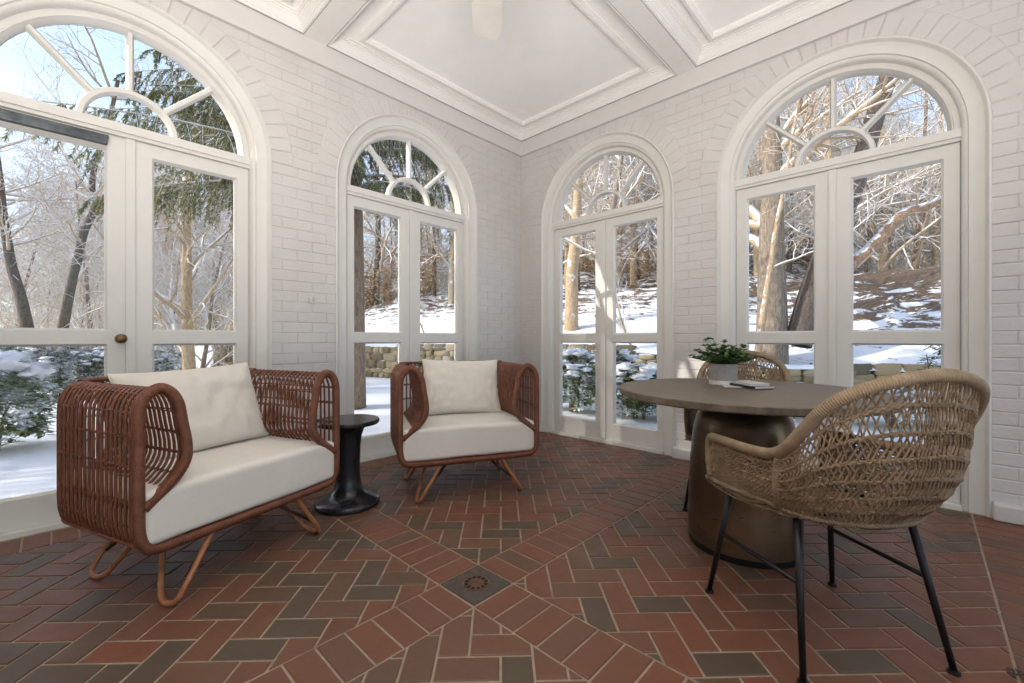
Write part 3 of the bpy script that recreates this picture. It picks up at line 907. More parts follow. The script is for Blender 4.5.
lounge = make_lounge()
def rz_from_f(fx, fy): return math.atan2(fy, fx)-PI/2
A_loc = (1.2285, -3.1745, 0); A_rz = rz_from_f(.943, .334)
B_loc = (1.305, -1.917, 0); B_rz = rz_from_f(.897, -.442)
lounge.location = A_loc; lounge.rotation_euler = (0, 0, A_rz)
tag(lounge, 'reddish rattan armchair on bent hairpin legs at the left, nearest the big arched door', 'armchair', 'rattan armchairs')
lounge2 = copy_tree(lounge); lounge2.location = B_loc; lounge2.rotation_euler = (0, 0, B_rz)
lounge2['label'] = 'reddish rattan armchair standing near the far corner, right of the black side table'
cushion_obj(A_loc, A_rz, 1.0, 'thick cream seat cushion lying in the left rattan armchair')
cushion_obj(B_loc, B_rz, 5.0, 'thick cream seat cushion lying in the rattan armchair near the corner')
def place_pillow(o, loc, rz, lx, ly, lz, tilt, roll, yaw=0):
    mat = Matrix.Translation(loc) @ Matrix.Rotation(rz, 4, 'Z') @ Matrix.Translation((lx, ly, lz)) @ Matrix.Rotation(yaw, 4, 'Z') @ Matrix.Rotation(tilt, 4, 'X') @ Matrix.Rotation(roll, 4, 'Y')
    o.matrix_world = mat
p1 = pillow_obj('throw_pillow', .66, .45, .17, 3.1)
place_pillow(p1, A_loc, A_rz, -.02, -.49, .70, .38, .035)
tag(p1, 'large off-white linen pillow leaning in the left rattan armchair', 'pillow', 'linen pillows')
p2 = pillow_obj('throw_pillow', .60, .43, .16, 9.4)
place_pillow(p2, B_loc, B_rz, -.045, -.46, .695, .36, -.03)
tag(p2, 'wrinkled off-white linen pillow in the rattan armchair near the corner', 'pillow', 'linen pillows')

# ------------------------------------------------------------------ black side table
st = empty('side_table', (.805, -2.535, 0)); tag(st, 'small round black pedestal side table between the two rattan armchairs', 'table')
mb = MB(); mb.lathe([(.17, .512), (.188, .516), (.194, .524), (.194, .538), (.189, .545), (.001, .545)], 56); auto_smooth(mb.build('table_top', M['blacktable'], st), 30)
mb = MB(); mb.lathe([(.192, 0), (.198, .008), (.198, .026), (.190, .036), (.150, .050), (.110, .072), (.086, .11), (.076, .17), (.073, .26), (.076, .36), (.084, .44), (.10, .485), (.13, .508), (.172, .514)], 56)
auto_smooth(mb.build('pedestal', M['blacktable'], st), 40)

# ------------------------------------------------------------------ round dining table
TC = (2.807, -1.370)
dt = empty('round_table', (TC[0], TC[1], 0)); tag(dt, 'round dining table with weathered wood top on a bronze drum pedestal', 'table')
mb = MB(); mb.lathe([(.59, .762), (.616, .764), (.622, .770), (.623, .796), (.619, .800), (.001, .800)], 96); auto_smooth(mb.build('table_top', M['tabletop'], dt), 30)
mb = MB(); mb.lathe([(.262, .03), (.265, .06), (.264, .16), (.260, .30), (.254, .42), (.246, .52), (.236, .60), (.222, .66), (.203, .70), (.176, .735), (.14, .762)], 72)
auto_smooth(mb.build('pedestal', M['bronze'], dt), 40)
mb = MB(); mb.lathe([(.258, 0), (.262, .004), (.264, .032), (.25, .034)], 72); auto_smooth(mb.build('base_ring', M['black'], dt), 30)

# potted plant
import math as _m
PT = (2.572, -1.195)
pp = empty('potted_plant', (*at0(723, 2.47), .80)); tag(pp, 'small leafy green plant in a grey and white pot on the round table', 'potted plant')
mb = MB(); mb.lathe([(.072, .024), (.0735, .03), (.0735, .118), (.070, .120), (.066, .118), (.066, .10), (.001, .10)], 40); auto_smooth(mb.build('pot', M['pot'], pp), 35)
mb = MB(); mb.lathe([(.070, 0), (.0735, .004), (.0745, .026), (.066, .027)], 40); auto_smooth(mb.build('pot_base', M['potwhite'], pp), 35)
mb = MB(); mb.lathe([(.064, .102), (.06, .108), (.001, .111)], 24); mb.build('soil', M['soil'], pp)
def leaf(mb, c, d, up, l, w, rnd, fold=.25):
    d = Vector(d).normalized(); s = d.cross(Vector(up))
    if s.length < 1e-4: s = d.orthogonal()
    s.normalize(); n = s.cross(d)
    c = Vector(c)
    vs = [c, c+d*l*.35+s*w*.5+n*fold*w*.5, c+d*l*.75+s*w*.38+n*fold*w*.3, c+d*l-n*l*.06, c+d*l*.75-s*w*.38+n*fold*w*.3, c+d*l*.35-s*w*.5+n*fold*w*.5, c+d*l*.5]
    mb.add(vs, [(0, 1, 6), (1, 2, 6), (2, 3, 6), (3, 4, 6), (4, 5, 6), (5, 0, 6)], rnd)
mb = MB(); sm = MB(); rg = random.Random(11)
for k in range(85):
    th = rg.random()*2*PI; el = rg.random()**.7
    d = Vector((math.cos(th)*el*1.15, math.sin(th)*el*1.15, 1.0-.35*el))
    ln = rg.uniform(.09, .18)
    base = Vector((math.cos(th)*.035*el, math.sin(th)*.035*el, .105)); p = base.copy(); pts = [p.copy()]
    for q in range(4):
        d = (d+Vector((math.cos(th)*.1, math.sin(th)*.1, -.08))).normalized(); p = p+d*ln/4; pts.append(p.copy())
    sm.tube(pts, .0012, 4, cap=False)
    for q in range(1, 5):
        for s_ in range(4):
            a = rg.random()*2*PI
            ld = (d*.5+Vector((math.cos(a), math.sin(a), rg.uniform(-.1, .5)))).normalized()
            leaf(mb, pts[q], ld, (0, 0, 1), rg.uniform(.020, .032), rg.uniform(.016, .024), rg.random())
mb.build('foliage', M['potleaf'], pp, fixn=False); sm.build('stems', M['potleaf'], pp, smooth=True)

# papers on the table
def paperobj(name, w, l, t, loc, rz, mat, label, cat, grp=None, tz=0):
    mb = MB(); mb.box(-w/2, w/2, -l/2, l/2, 0, t)
    o = mb.build(name, mat); o.location = loc; o.rotation_euler = (0, tz, rz); tag(o, label, cat, grp)
    bv = o.modifiers.new('b', 'BEVEL'); bv.width = min(.002, t*.3); bv.segments = 2
    return o
paperobj('card', .14, .10, .003, (*at0(737, 2.35), .8002), .5, M['paper'], 'pale flat card lying on the round table, touching the pot', 'card')
def booklet(loc, rz, w, l, t, label, cov, name='booklet'):
    r = empty(name, loc, rz); tag(r, label, 'booklet', 'booklets stacked on the round table')
    mb = MB(); mb.box(-w/2+.002, w/2-.003, -l/2+.002, l/2-.002, .0012, t-.0012); mb.build('pages', M['paper'], r)
    mb = MB(); mb.box(-w/2, w/2, -l/2, l/2, 0, .0012); mb.box(-w/2, w/2, -l/2, l/2, t-.0012, t); mb.box(-w/2, -w/2+.0015, -l/2, l/2, .0, t); mb.build('cover', cov, r)
booklet((*at0(751, 2.32), .8035), .95, .12, .20, .013, 'dark covered booklet at the bottom of the small stack on the round table', M['paperblue'])
booklet((*at0(749, 2.325), .8168), .80, .11, .19, .012, 'pale covered booklet on top of the small stack on the round table', M['paper'])

# ------------------------------------------------------------------ wicker dining chair
def make_dining(mr, mw, name='wicker_dining_chair', seed=2):
    rg = random.Random(seed)
    root = empty(name)
    rim_half = [(.268, .262, .485), (.270, .270, .53), (.273, .272, .60), (.275, .258, .642), (.278, .225, .650), (.283, .14, .655), (.287, .04, .660), (.290, -.06, .668), (.291, -.14, .682), (.290, -.20, .715), (.283, -.255, .775), (.265, -.305, .842), (.230, -.345, .890), (.175, -.382, .925), (.10, -.412, .950), (.04, -.423, .960), (0, -.425, .962)]
    low_half = [(.267, .262, .478), (.267, .255, .472), (.267, .24, .468), (.266, .22, .464), (.265, .18, .460), (.263, .11, .456), (.260, .03, .453), (.256, -.05, .450), (.25, -.10, .449), (.238, -.145, .448), (.22, -.18, .448), (.195, -.21, .448), (.16, -.235, .448), (.12, -.255, .448), (.075, -.268, .448), (.03, -.273, .448), (0, -.274, .448)]
    rim_half = [(x*.955, y, z) for x, y, z in rim_half]; low_half = [(x*.955, y, z+.045*max(0, min(1, (.25-y)/.3))) for x, y, z in low_half]
    def full(h): return [(-x, y, z) for x, y, z in h]+[(x, y, z) for x, y, z in h[-2::-1]]
    rim = smooth_path(full(rim_half), 8); low = smooth_path(full(low_half), 8)
    n = len(rim)-1
    def S(a, v):
        """a 0..1 round the shell, v 0 at rim .. 1 at seat edge, bulging outwards"""
        i = max(0, min(n-1e-6, a*n)); k = int(i); f = i-k
        p = rim[k].lerp(rim[k+1], f); q = low[k].lerp(low[k+1], f)
        hgt = (p.z-q.z)
        m = p.lerp(q, v)
        out = Vector((p.x*.9, (p.y+q.y)*.5, 0))
        if p.y > .02: out = Vector((math.copysign(1, p.x), 0, 0))
        if out.length > 1e-6: out.normalize()
        b = math.sin(PI*v**1.5)*.05*min(1, hgt/.5)
        # rounded bottom: the lower part tucks in
        return m+out*b*(1 if p.y < .02 else .25)
    # rim tube (wrapped)
    mb = MB(); 
    rimtube = rim[:]
    mb.tube(rimtube, .0185, 12); mb.build('rim', mw, root, smooth=True)
    # seat edge tube and front bar
    mb = MB()
    fr = smooth_path([low[0], Vector((-.24, .302, .462)), Vector((-.12, .31, .452)), Vector((0, .312, .450)), Vector((.12, .31, .452)), Vector((.24, .302, .462)), low[-1]], 6)
    mb.tube(low, .011, 8); mb.tube(fr, .015, 10)
    # post where arm meets the back
    for a in (.262, .738):
        mb.tube([S(a, v/8) for v in range(9)], .013, 10)
    mb.build('seat_rail', mw, root, smooth=True)
    # weave
    mb = MB()
    rows = [.0, .17, .34, .50, .64, .77, .89, 1.0]
    ncol = 112
    off = .003
    for r in range(len(rows)-1):
        v0, v1 = rows[r], rows[r+1]
        for k in range(ncol):
            a = (k+.5*(r % 2)+rg.uniform(-.2, .2))/ncol
            p = S(a, .3)
            arm = p.y > .02
            for sg in (-1, 1):
                sh = sg*rg.uniform(.5, 1.3)/ncol*(1.4 if arm else .9)
                a0, a1 = min(1, max(0, a-sh)), min(1, max(0, a+sh))
                pts = []
                for q in range(4):
                    t = q/3
                    pp_ = S(a0+(a1-a0)*t, v0+(v1-v0)*t)
                    c = Vector((0, .05, pp_.z)); nn = (pp_-c); nn.z = 0; nn.normalize()
                    pts.append(pp_+nn*off*sg*math.cos(t*PI))
                mb.tube(pts, .0034, 4, cap=False, u0=rg.random())
    for r, v in enumerate(rows[1:-1]):
        for sg in (-1, 1):
            pts = []
            m = 200
            for q in range(m+1):
                a = q/m
                p = S(a, v+.006*sg+.006*math.sin(a*40+r))
                c = Vector((0, .05, p.z)); nn = p-c; nn.z = 0; nn.normalize()
                pts.append(p+nn*.005*math.sin(q*PI*.9+r)*sg)
            mb.tube(pts, .0042, 5, cap=False)
    mb.build('woven_shell', mr, root, smooth=True)
    # seat : flat woven mesh, fan of crossing strands
    mb = MB(); ctr = Vector((0, .04, .45))
    def seatp(a, t):
        i = max(0, min(n-1e-6, a*n)); k = int(i); p = low[k].lerp(low[k+1], i-k)
        q = ctr.lerp(p, t); q.z = .436+(p.z-.436)*t**3-.012*(1-t*t)
        return q
    fl = [f for f in fr]
    for k in range(70):
        x = -.25+.5*k/69+rg.uniform(-.003, .003)
        # strand front to back
        yb = -.268*math.sqrt(max(0, 1-(x/.275)**2)) if abs(x) < .275 else 0
        pts = [Vector((x+rg.uniform(-.006, .006), .305+(yb-.305)*t/6, (.478+(.450-.478)*(1-t/6))-.018*math.sin(PI*t/6)+rg.uniform(-.002, .002))) for t in range(7)]
        mb.tube(pts, .003, 4, cap=False)
    for k in range(60):
        y = -.24+.53*k/59
        xh = .265*math.sqrt(max(0, 1-(min(0, y)/.27)**2)) if y < 0 else .265
        sl = rg.uniform(-.05, .05)
        pts = [Vector((-xh+2*xh*t/6, y+sl*(t/6-.5), .451+.045*max(0, min(1, (.25-y)/.5))*.7-.018*math.sin(PI*t/6)+rg.uniform(-.003, .003))) for t in range(7)]
        mb.tube(pts, .003, 4, cap=False)
    mb.build('woven_seat', mr, root, smooth=True)
    # legs
    tops = {(-1, 1): (-.215, .19, .447), (1, 1): (.215, .19, .447), (-1, -1): (-.20, -.15, .478), (1, -1): (.20, -.15, .478)}
    feet = {(-1, 1): (-.277, .245, 0), (1, 1): (.277, .245, 0), (-1, -1): (-.255, -.245, 0), (1, -1): (.255, -.245, 0)}
    for k in tops:
        mb = MB(); a, b = Vector(tops[k]), Vector(feet[k]); b = Vector((b.x, b.y, .010))
        mb.tube([a, a.lerp(b, .5), b], [.0125, .0115, .0095], 12)
        leg = mb.build('leg', M['black'], root, smooth=True)
        mb = MB(); mb.lathe([(.010, .012), (.016, .010), (.017, 0.0)][::-1], 16, (b.x, b.y, 0)); mb.build('foot_glide', M['black'], leg)
    mb = MB()
    for sx in (-1, 1):
        a = Vector(tops[(sx, 1)]).lerp(Vector(feet[(sx, 1)]), .42); b = Vector(tops[(sx, -1)]).lerp(Vector(feet[(sx, -1)]), .42)
        mb2 = MB(); mb2.tube([a, b], .008, 10); mb2.build('stretcher', M['black'], root, smooth=True)
    mb = MB()
    ring = [tops[(-1, 1)], tops[(1, 1)], tops[(1, -1)], tops[(-1, -1)]]
    for i in range(4): mb.tube([ring[i], ring[(i+1) % 4]], .009, 8)
    mb.build('under_frame', M['black'], root, smooth=True)
    return root
dc = make_dining(M['rope'], M['rope_wrap'])
dc.location = (3.202, -1.892, 0); dc.rotation_euler = (0, 0, math.atan2(.66, -.75)-PI/2)
tag(dc, 'woven tan wicker chair with black metal legs in front of the round table', 'chair', 'wicker dining chairs')
dc2 = copy_tree(dc); dc2.location = (2.64, -.85, 0); dc2.rotation_euler = (0, 0, math.atan2(-.98, .2)-PI/2)
dc2['label'] = 'wicker chair with black metal legs tucked behind the round table, half hidden by its top'

# dry leaf on the floor
mb = MB(); rg = random.Random(4)
for k in range(4):
    a = k*1.4; leaf(mb, (math.cos(a)*.003, math.sin(a)*.003, .006), (math.cos(a), math.sin(a), .15*rg.random()), (0, 0, 1), .026, .016, .5, .6)
o = mb.build('dry_leaf', M['dryleaf'], fixn=False); o.location = (3.70, -1.74, 0); tag(o, 'crumpled dry leaf lying on the bricks at the right', 'leaf')

# ------------------------------------------------------------------ outdoors
WALLP = [(-30, -1.5), (-18, .9), (-8.3, 3.6), (-3, 6.3), (2.3, 8.9), (8, 11.6), (16, 15)]
def sdist(x, y):
    """signed distance beyond the garden wall line (positive uphill)"""
    best = 1e9; sg = 1
    for (a, b) in zip(WALLP[:-1], WALLP[1:]):
        dx, dy = b[0]-a[0], b[1]-a[1]; l2 = dx*dx+dy*dy
        t = max(0, min(1, ((x-a[0])*dx+(y-a[1])*dy)/l2))
        px, py = a[0]+t*dx, a[1]+t*dy
        d = math.hypot(x-px, y-py)
        if d < best: best = d; sg = 1 if (dx*(y-a[1])-dy*(x-a[0])) > 0 else -1
    return best*sg
def walltop(x):
    t = max(0, min(1, (x+3)/4.5)); t = t*t*(3-2*t); return .88*(1-t)+.42*t
def terr(x, y):
    s = sdist(x, y)
    base = -.16+.03*mnoise.noise(Vector((x*.4, y*.4, 0)))
    if s <= 0: return base
    k = max(.12, min(1, (x+29)/9))       # gentler to the far left
    z = walltop(x)*min(1, s/.12)
    up = max(0, s-1.5)
    rise = .36*up/(1+up*.014)
    if x > -2: k *= 1-.42*min(1, (x+2)/4)
    z += k*rise
    amp = min(1, max(0, s-2.0)/6)
    z += amp*(1.1*mnoise.noise(Vector((x*.13+3, y*.13, 2)))+.35*mnoise.noise(Vector((x*.45, y*.45, 5)))+.10*mnoise.noise(Vector((x*1.6, y*1.6, 5))))
    if x > -3:   # rocky mound outside the right-hand door
        d2 = ((x-4.4)/4.6)**2+((y-17.5)/4.5)**2
        z += 2.1*math.exp(-d2)
    return base+z if s > .12 else base+z
def build_ground():
    mb = MB(); vs = []; uv = []
    def coords(a, b, fine0, fine1, n1, n2, n3):
        return [a+(fine0-a)*(i/n1) for i in range(n1)]+[fine0+(fine1-fine0)*i/n2 for i in range(n2)]+[fine1+(b-fine1)*i/n3 for i in range(n3+1)]
    xs = coords(-75, 60, -24, 9, 45, 230, 40); ys = coords(-30, 80, -4, 26, 20, 210, 50)
    for y in ys:
        for x in xs:
            z = terr(x, y)
            if x > -.2 and y < .2: z = -.2
            vs.append((x, y, z)); s = sdist(x, y)
            uv.append(((max(-1.0, min(1.0, (s-2)/6))+.75*math.exp(-((x-4.4)/4.4)**2-((y-16.5)/5)**2)) if s > 0 else -1.0, 0))
    nx = len(xs); fs = [(j*nx+i, j*nx+i+1, (j+1)*nx+i+1, (j+1)*nx+i) for j in range(len(ys)-1) for i in range(nx-1)]
    mb.add(vs, fs, .5, uv)
    o = mb.build('snowy_ground', M['ground'], smooth=True, fixn=False); tag(o, kind='structure')
build_ground()
def build_stone_wall():
    mb = MB(); rg = random.Random(21)
    for (a, b) in zip(WALLP[1:-1], WALLP[2:]):
        l = math.dist(a, b); ux, uy = (b[0]-a[0])/l, (b[1]-a[1])/l; nx, ny = uy, -ux   # towards the house
        t = 0
        cols = 0
        row_z = -.25
        r = 0
        while row_z < .95:
            h = rg.uniform(.12, .27); t = -rg.random()*.3
            while t < l:
                w = rg.uniform(.18, .62); mx, my = a[0]+ux*(t+w/2), a[1]+uy*(t+w/2)
                top = walltop(mx)+.02
                if row_z+h*.5 < top:
                    c = Vector((mx+nx*.10, my+ny*.10, -.16+row_z+h/2+.16))
                    vs = []
                    sub = (8, 10)
                    o0 = len(mb.v)
                    mb.blob((0, 0, 0), 1, rg.random()*50, .5, 1.9, sub, (1, 1, 1), rg.random())
                    for i in range(o0, len(mb.v)):
                        x, y, z = mb.v[i]
                        # superellipsoid squash
                        f = lambda q: math.copysign(abs(q)**.5, q)
                        x, y, z = f(x)*w*.52, f(y)*.16, f(z)*h*.53
                        mb.v[i] = (c.x+ux*x+nx*y, c.y+uy*x+ny*y, c.z+z-.05)
                t += w
            row_z += h*.92; r += 1
    o = mb.build('stone_wall', M['stone'], smooth=True, fixn=False); tag(o, 'low fieldstone garden wall with snow on top running below the hillside', 'wall')
    m2 = MB()
    pts = WALLP
    for (a, b) in zip(WALLP[1:-1], WALLP[2:]):
        l = math.dist(a, b); ux, uy = (b[0]-a[0])/l, (b[1]-a[1])/l; nx, ny = uy, -ux
        n = int(l/.25)
        def fn(u, v):
            t = u*l; d = .24-v*.6
            x, y = a[0]+ux*t+nx*d, a[1]+uy*t+ny*d
            z = walltop(x)-.02+.05*math.sin(PI*min(1, v*1.6))+.04*mnoise.noise(Vector((x*2, y*2, 0)))
            if v == 0: z -= .05
            return (x, y, z)
        m2.grid(fn, n, 6)
    m2.build('snow_cap', M['snow'], o, smooth=True)
build_stone_wall()

def grow(tr, br, rg, p, d, ln, r, lev, maxlev, P):
    """recursive branch; tr receives level 0, br the rest"""
    segs = [10, 6, 4, 3, 2][lev]; sides = [10, 5, 4, 3, 3][lev]
    pts = [p.copy()]; rs = [r]; dirs = [d.copy()]
    for i in range(segs):
        j = P['wob'][lev]
        d = (d+Vector((rg.gauss(0, j), rg.gauss(0, j), rg.gauss(0, j)+P['up'][lev]))).normalized()
        p = p+d*ln/segs; pts.append(p.copy()); rs.append(max(P['rmin'], r*(1-(i+1)/segs*P['taper'][lev]))); dirs.append(d.copy())
    (tr if lev == 0 else br).tube(pts, rs, sides, cap=False)
    if lev >= maxlev: return
    nch = P['n'][lev]
    for k in range(nch):
        t = P['start'][lev]+(1-P['start'][lev])*(k+rg.random())/nch
        i = min(segs-1, int(t*segs)); f = t*segs-i
        q = pts[i].lerp(pts[i+1], f); dd = dirs[i]
        ax = dd.orthogonal().normalized(); ax.rotate(Matrix.Rotation(rg.random()*2*PI, 3, dd))
        ang = rg.uniform(*P['ang'])
        nd = (dd*math.cos(ang)+ax*math.sin(ang)).normalized()
        nl = ln*rg.uniform(*P['len'][lev])*(1-.45*t*(lev == 0))
        grow(tr, br, rg, q, nd, nl, max(P['rmin'], rs[i]*P['rr']), lev+1, maxlev, P)
PDEF = dict(wob=[.03, .14, .2, .25, .3], up=[.03, .04, .02, 0, 0], rmin=.004, taper=[.75, .8, .8, .6, .5], n=[16, 8, 7, 5], start=[.22, .2, .15, .1],
            ang=(.6, 1.25), len=[(.30, .55), (.35, .6), (.35, .6), (.4, .6)], rr=.5)
def tree_obj(name, base, h, r, seed, lean=(0, 0, 1), matt='bark', matb='twig', maxlev=3, label='', cat='tree', group=None, **kw):
    P = dict(PDEF); P.update(kw); rg = random.Random(seed)
    root = empty(name, base); tr = MB(); br = MB()
    grow(tr, br, rg, Vector((0, 0, -.25)), Vector(lean).normalized(), h, r, 0, maxlev, P)
    tr.build('trunk', M[matt], root, smooth=True, fixn=False); br.build('branches', M[matb], root, smooth=True, fixn=False)
    tag(root, label, cat, group); return root

# helpers to place along a camera ray
CAM = Vector((3.4813, -3.8197, 1.06)); FW = Vector((-.6889, .7249, 0)).normalized(); RT = Vector((FW.y, -FW.x, 0)); FP = 431.4
def at(u, dep): 
    p = CAM+FW*dep+RT*((u-512)/FP*dep); return (p.x, p.y)
def gpos(u, dep, dz=0):
    x, y = at(u, dep); return (x, y, terr(x, y)+dz)

# named trees seen through the doors
T = tree_obj
T('bare_tree', gpos(190, 9.8), 6.5, .145, 101, (.02, .0, 1), 'barktan', 'barktan', label='tan-trunked tree with snowy branches, outside the right pane of the leftmost door', start=[.14, .15, .15, .1], n=[18, 8, 6, 5])
T('bare_tree', gpos(100, 13), 6, .08, 104, (.1, -.1, 1), 'bark', 'twig', label='thin snowy tree farther back beside the dark crooked tree', n=[20, 9, 7, 5])
T('bare_tree', gpos(-40, 12), 7, .10, 105, (.1, .1, 1), 'bark', 'twig', label='tall snowy tree just past the left edge of the leftmost door', n=[20, 9, 7, 5])
T('bare_tree', gpos(432, 15.5), 2.4, .035, 106, (-.35, -.3, 1), 'barktan', 'barktan', label='little leaning tan sapling on the snowy slope behind the second door', n=[10, 6, 5, 4])
T('bare_tree', gpos(571, 15.5), 11, .27, 107, (.0, 0, 1), 'barktan', 'twig', label='straight tan trunk in the left pane of the third door', start=[.3, .2, .15, .1])
T('bare_tree', gpos(598, 12.8), 9, .13, 108, (.04, .0, 1), 'barktrunk', 'twig', label='thinner brown trunk right of the straight tan trunk, third door', start=[.3, .2, .15, .1])
T('bare_tree', gpos(636, 12.3), 2.2, .05, 109, (-.25, -.25, 1), 'barktan', 'twig', label='short split tan stump with thin shoots in the third door', start=[.05, .2, .1, .1], n=[9, 5, 4, 3], len=[(.6, 1.1), (.35, .6), (.35, .6), (.4, .6)], ang=(.15, .5))
T('bare_tree', gpos(771, 11.9), 10, .42, 110, (.0, 0, 1), 'barktrunk', 'barktan', label='thick grey-brown trunk in the left pane of the rightmost door', start=[.3, .2, .15, .1], n=[14, 7, 6, 4])
T('bare_tree', gpos(754, 11.3), 7.5, .095, 111, (.12, .14, 1), 'barktan', 'barktan', label='slender pale trunk growing against the thick grey-brown trunk', start=[.35, .2, .15, .1], n=[6, 5, 5, 4])
def px3(u, v, dep):
    x, y = at(u, dep); return Vector((x, y, CAM.z-(v-339)/FP*dep))
def path_tree(px, dep, r0, r1, seed, label, limbs=()):
    rg = random.Random(seed); P = dict(PDEF); pts = [px3(u, v, dep) for u, v in px]
    base = pts[0].copy(); base.z = terr(base.x, base.y); root = empty('bare_tree', base)
    pts = smooth_path([p-base for p in pts], 5); tr = MB(); br = MB(); n = len(pts)
    tr.tube(pts, [r0+(r1-r0)*i/(n-1) for i in range(n)], 14, cap=False)
    for k in range(16):
        i = int(n*(.35+.6*rg.random())); d = Vector((rg.gauss(0, 1), rg.gauss(0, 1), rg.uniform(.1, .9))).normalized()
        grow(tr, br, rg, pts[i], d, rg.uniform(1.2, 2.6), .035, 1, 3, P)
    tr.build('trunk', M['barkdark'], root, smooth=True, fixn=False)
    for (lp, ra, rb) in limbs:
        lm = MB(); q = smooth_path([px3(u, v, dep)-base for u, v in lp], 5); m = len(q)
        lm.tube(q, [ra+(rb-ra)*i/(m-1)+.012*math.sin(i*1.7) for i in range(m)], 10, cap=False)
        for k in range(5):
            i = int(m*(.45+.5*rg.random())); d = Vector((rg.gauss(0, 1), rg.gauss(0, 1), rg.uniform(.1, 1))).normalized()
            grow(tr, br, rg, q[i], d, rg.uniform(.8, 1.6), .03, 2, 3, P)
        o = lm.build('leaning_limb', M['barklimb'], root, smooth=True, fixn=False); o['label'] = 'reddish-brown leaning limb with snow at its tip'
    br.build('branches', M['twig'], root, smooth=True, fixn=False)
    tag(root, label, 'tree')
path_tree([(797, 345), (803, 325), (812, 292), (824, 258), (838, 225), (856, 180), (874, 120), (893, 60), (905, 10), (912, -40)], 11.6, .34, .16, 112,
          'dark leaning trunk in the middle of the rightmost door with a long limb reaching right',
          limbs=[([(824, 290), (838, 276), (852, 264), (872, 247), (889, 228), (905, 213), (925, 207), (945, 198), (975, 184), (1010, 178)], .20, .07)])
path_tree([(29, 345), (26, 322), (20, 295), (12, 268), (7, 240), (3, 212), (0, 180), (-5, 140), (-9, 95)], 9.8, .12, .04, 102, 'slim leaning snowy tree, leftmost outside the leftmost door')
path_tree([(60, 345), (64, 322), (70, 290), (78, 258), (84, 232), (96, 205), (92, 188), (96, 160), (108, 125), (118, 80)], 9.5, .10, .035, 103, 'dark slim crooked tree with snowy branches, mid left pane of the leftmost door')
th = T('thicket_tree', (*at(-20, 15), -.16), 4.6, .06, 140, (.1, 0, 1), 'bark', 'twig', label='low snow-laden thicket tree between the hedge row and the woods', group='snow-laden thicket trees', start=[.06, .12, .1, .1], n=[26, 9, 7, 5], len=[(.35, .6), (.35, .6), (.35, .6), (.4, .6)])
rgt = random.Random(8)
for (u, d) in ((8, 13.5), (40, 16), (78, 14.5), (100, 17.5), (150, 14), (172, 17), (200, 13), (60, 20), (130, 20)):
    o = copy_tree(th); x, y = at(u, d); o.location = (x, y, terr(x, y)); o.rotation_euler = (0, 0, rgt.random()*6.28); q = rgt.uniform(.85, 1.25); o.scale = (q, q, q)
# background woodland : five kinds of bare tree, each copy its own object
protos = []
for k in range(5):
    protos.append(T('woodland_tree', (0, 0, 0), 9+k*.9, .13+.02*k, 200+k, (0, 0, 1), ['barktrunk', 'barktan', 'bark', 'barkdark', 'barktan'][k], ['twig', 'barktan', 'twig', 'twig', 'twig'][k],
                    label='bare snow-dusted tree among the distant woods up the slope', group='distant woodland trees', start=[.12, .15, .12, .1], n=[22, 9, 7, 5]))
rg = random.Random(77)
def uu_skip(u, dep): return (u < 250 and dep < 24) or (330 < u < 480 and dep < 30 and int(dep*10) % 3) or (u < 60 and int(dep*7) % 2)
spots = []
for u in range(-60, 1140, 14):
    for rep in range(3):
        dep = rg.uniform(21, 28) if rep == 0 else (rg.uniform(27, 40) if rep == 1 else rg.uniform(36, 55))
        if uu_skip(u, dep): continue
        uu = u+rg.uniform(-7, 7)
        if 240 < uu < 335 or 470 < uu < 545 or 672 < uu < 725: continue
        if uu > 990: continue
        spots.append((uu, dep))
for i, (uu, dep) in enumerate(spots):
    k = rg.randrange(5)
    o = protos[k] if k not in [q[0] for q in []] and not protos[k].get('placed') else None
    if o is None: o = copy_tree(protos[k])
    protos[k]['placed'] = 1
    x, y = at(uu, dep); o.location = (x, y, terr(x, y)); o.rotation_euler = (0, 0, rg.random()*6.28)
    s = rg.uniform(.7, 1.2); o.scale = (s, s, s)
for p in protos:
    if 'placed' in p: del p['placed']
for o in bpy.data.objects:
    if 'placed' in o: del o['placed']

# tan understorey brush on the slope
def brush(name, regions, mat, label, count, seed, leaf_l=(.05, .10), twigs=True):
    mb = MB(); rg = random.Random(seed)
    for _ in range(count):
        u0, u1, d0, d1, hh = regions[rg.randrange(len(regions))]
        x, y = at(rg.uniform(u0, u1), rg.uniform(d0, d1)); z = terr(x, y)
        h = rg.uniform(.4, 1)*hh; w = h*.5
        for k in range(46):
            a = rg.random()*6.28; q = rg.random(); rr = w*math.sqrt(rg.random())
            c = (x+math.cos(a)*rr, y+math.sin(a)*rr, z+h*q)
            leaf(mb, c, (rg.gauss(0, 1), rg.gauss(0, 1), rg.gauss(0, .7)), (0, 0, 1), rg.uniform(*leaf_l), rg.uniform(*leaf_l)*.7, rg.random())
    o = mb.build(name, M[mat], fixn=False); tag(o, label, 'brush', kind='stuff'); return o
brush('dry_brush', [(340, 470, 26, 38, 4.5), (340, 470, 27, 40, 2.6), (545, 670, 27, 42, 2.0), (725, 960, 25, 40, 2.0), (-30, 250, 20, 36, 2.6)], 'beech', 'dry tan leafy brush scattered over the snowy slope', 1500, 31, (.10, .2))

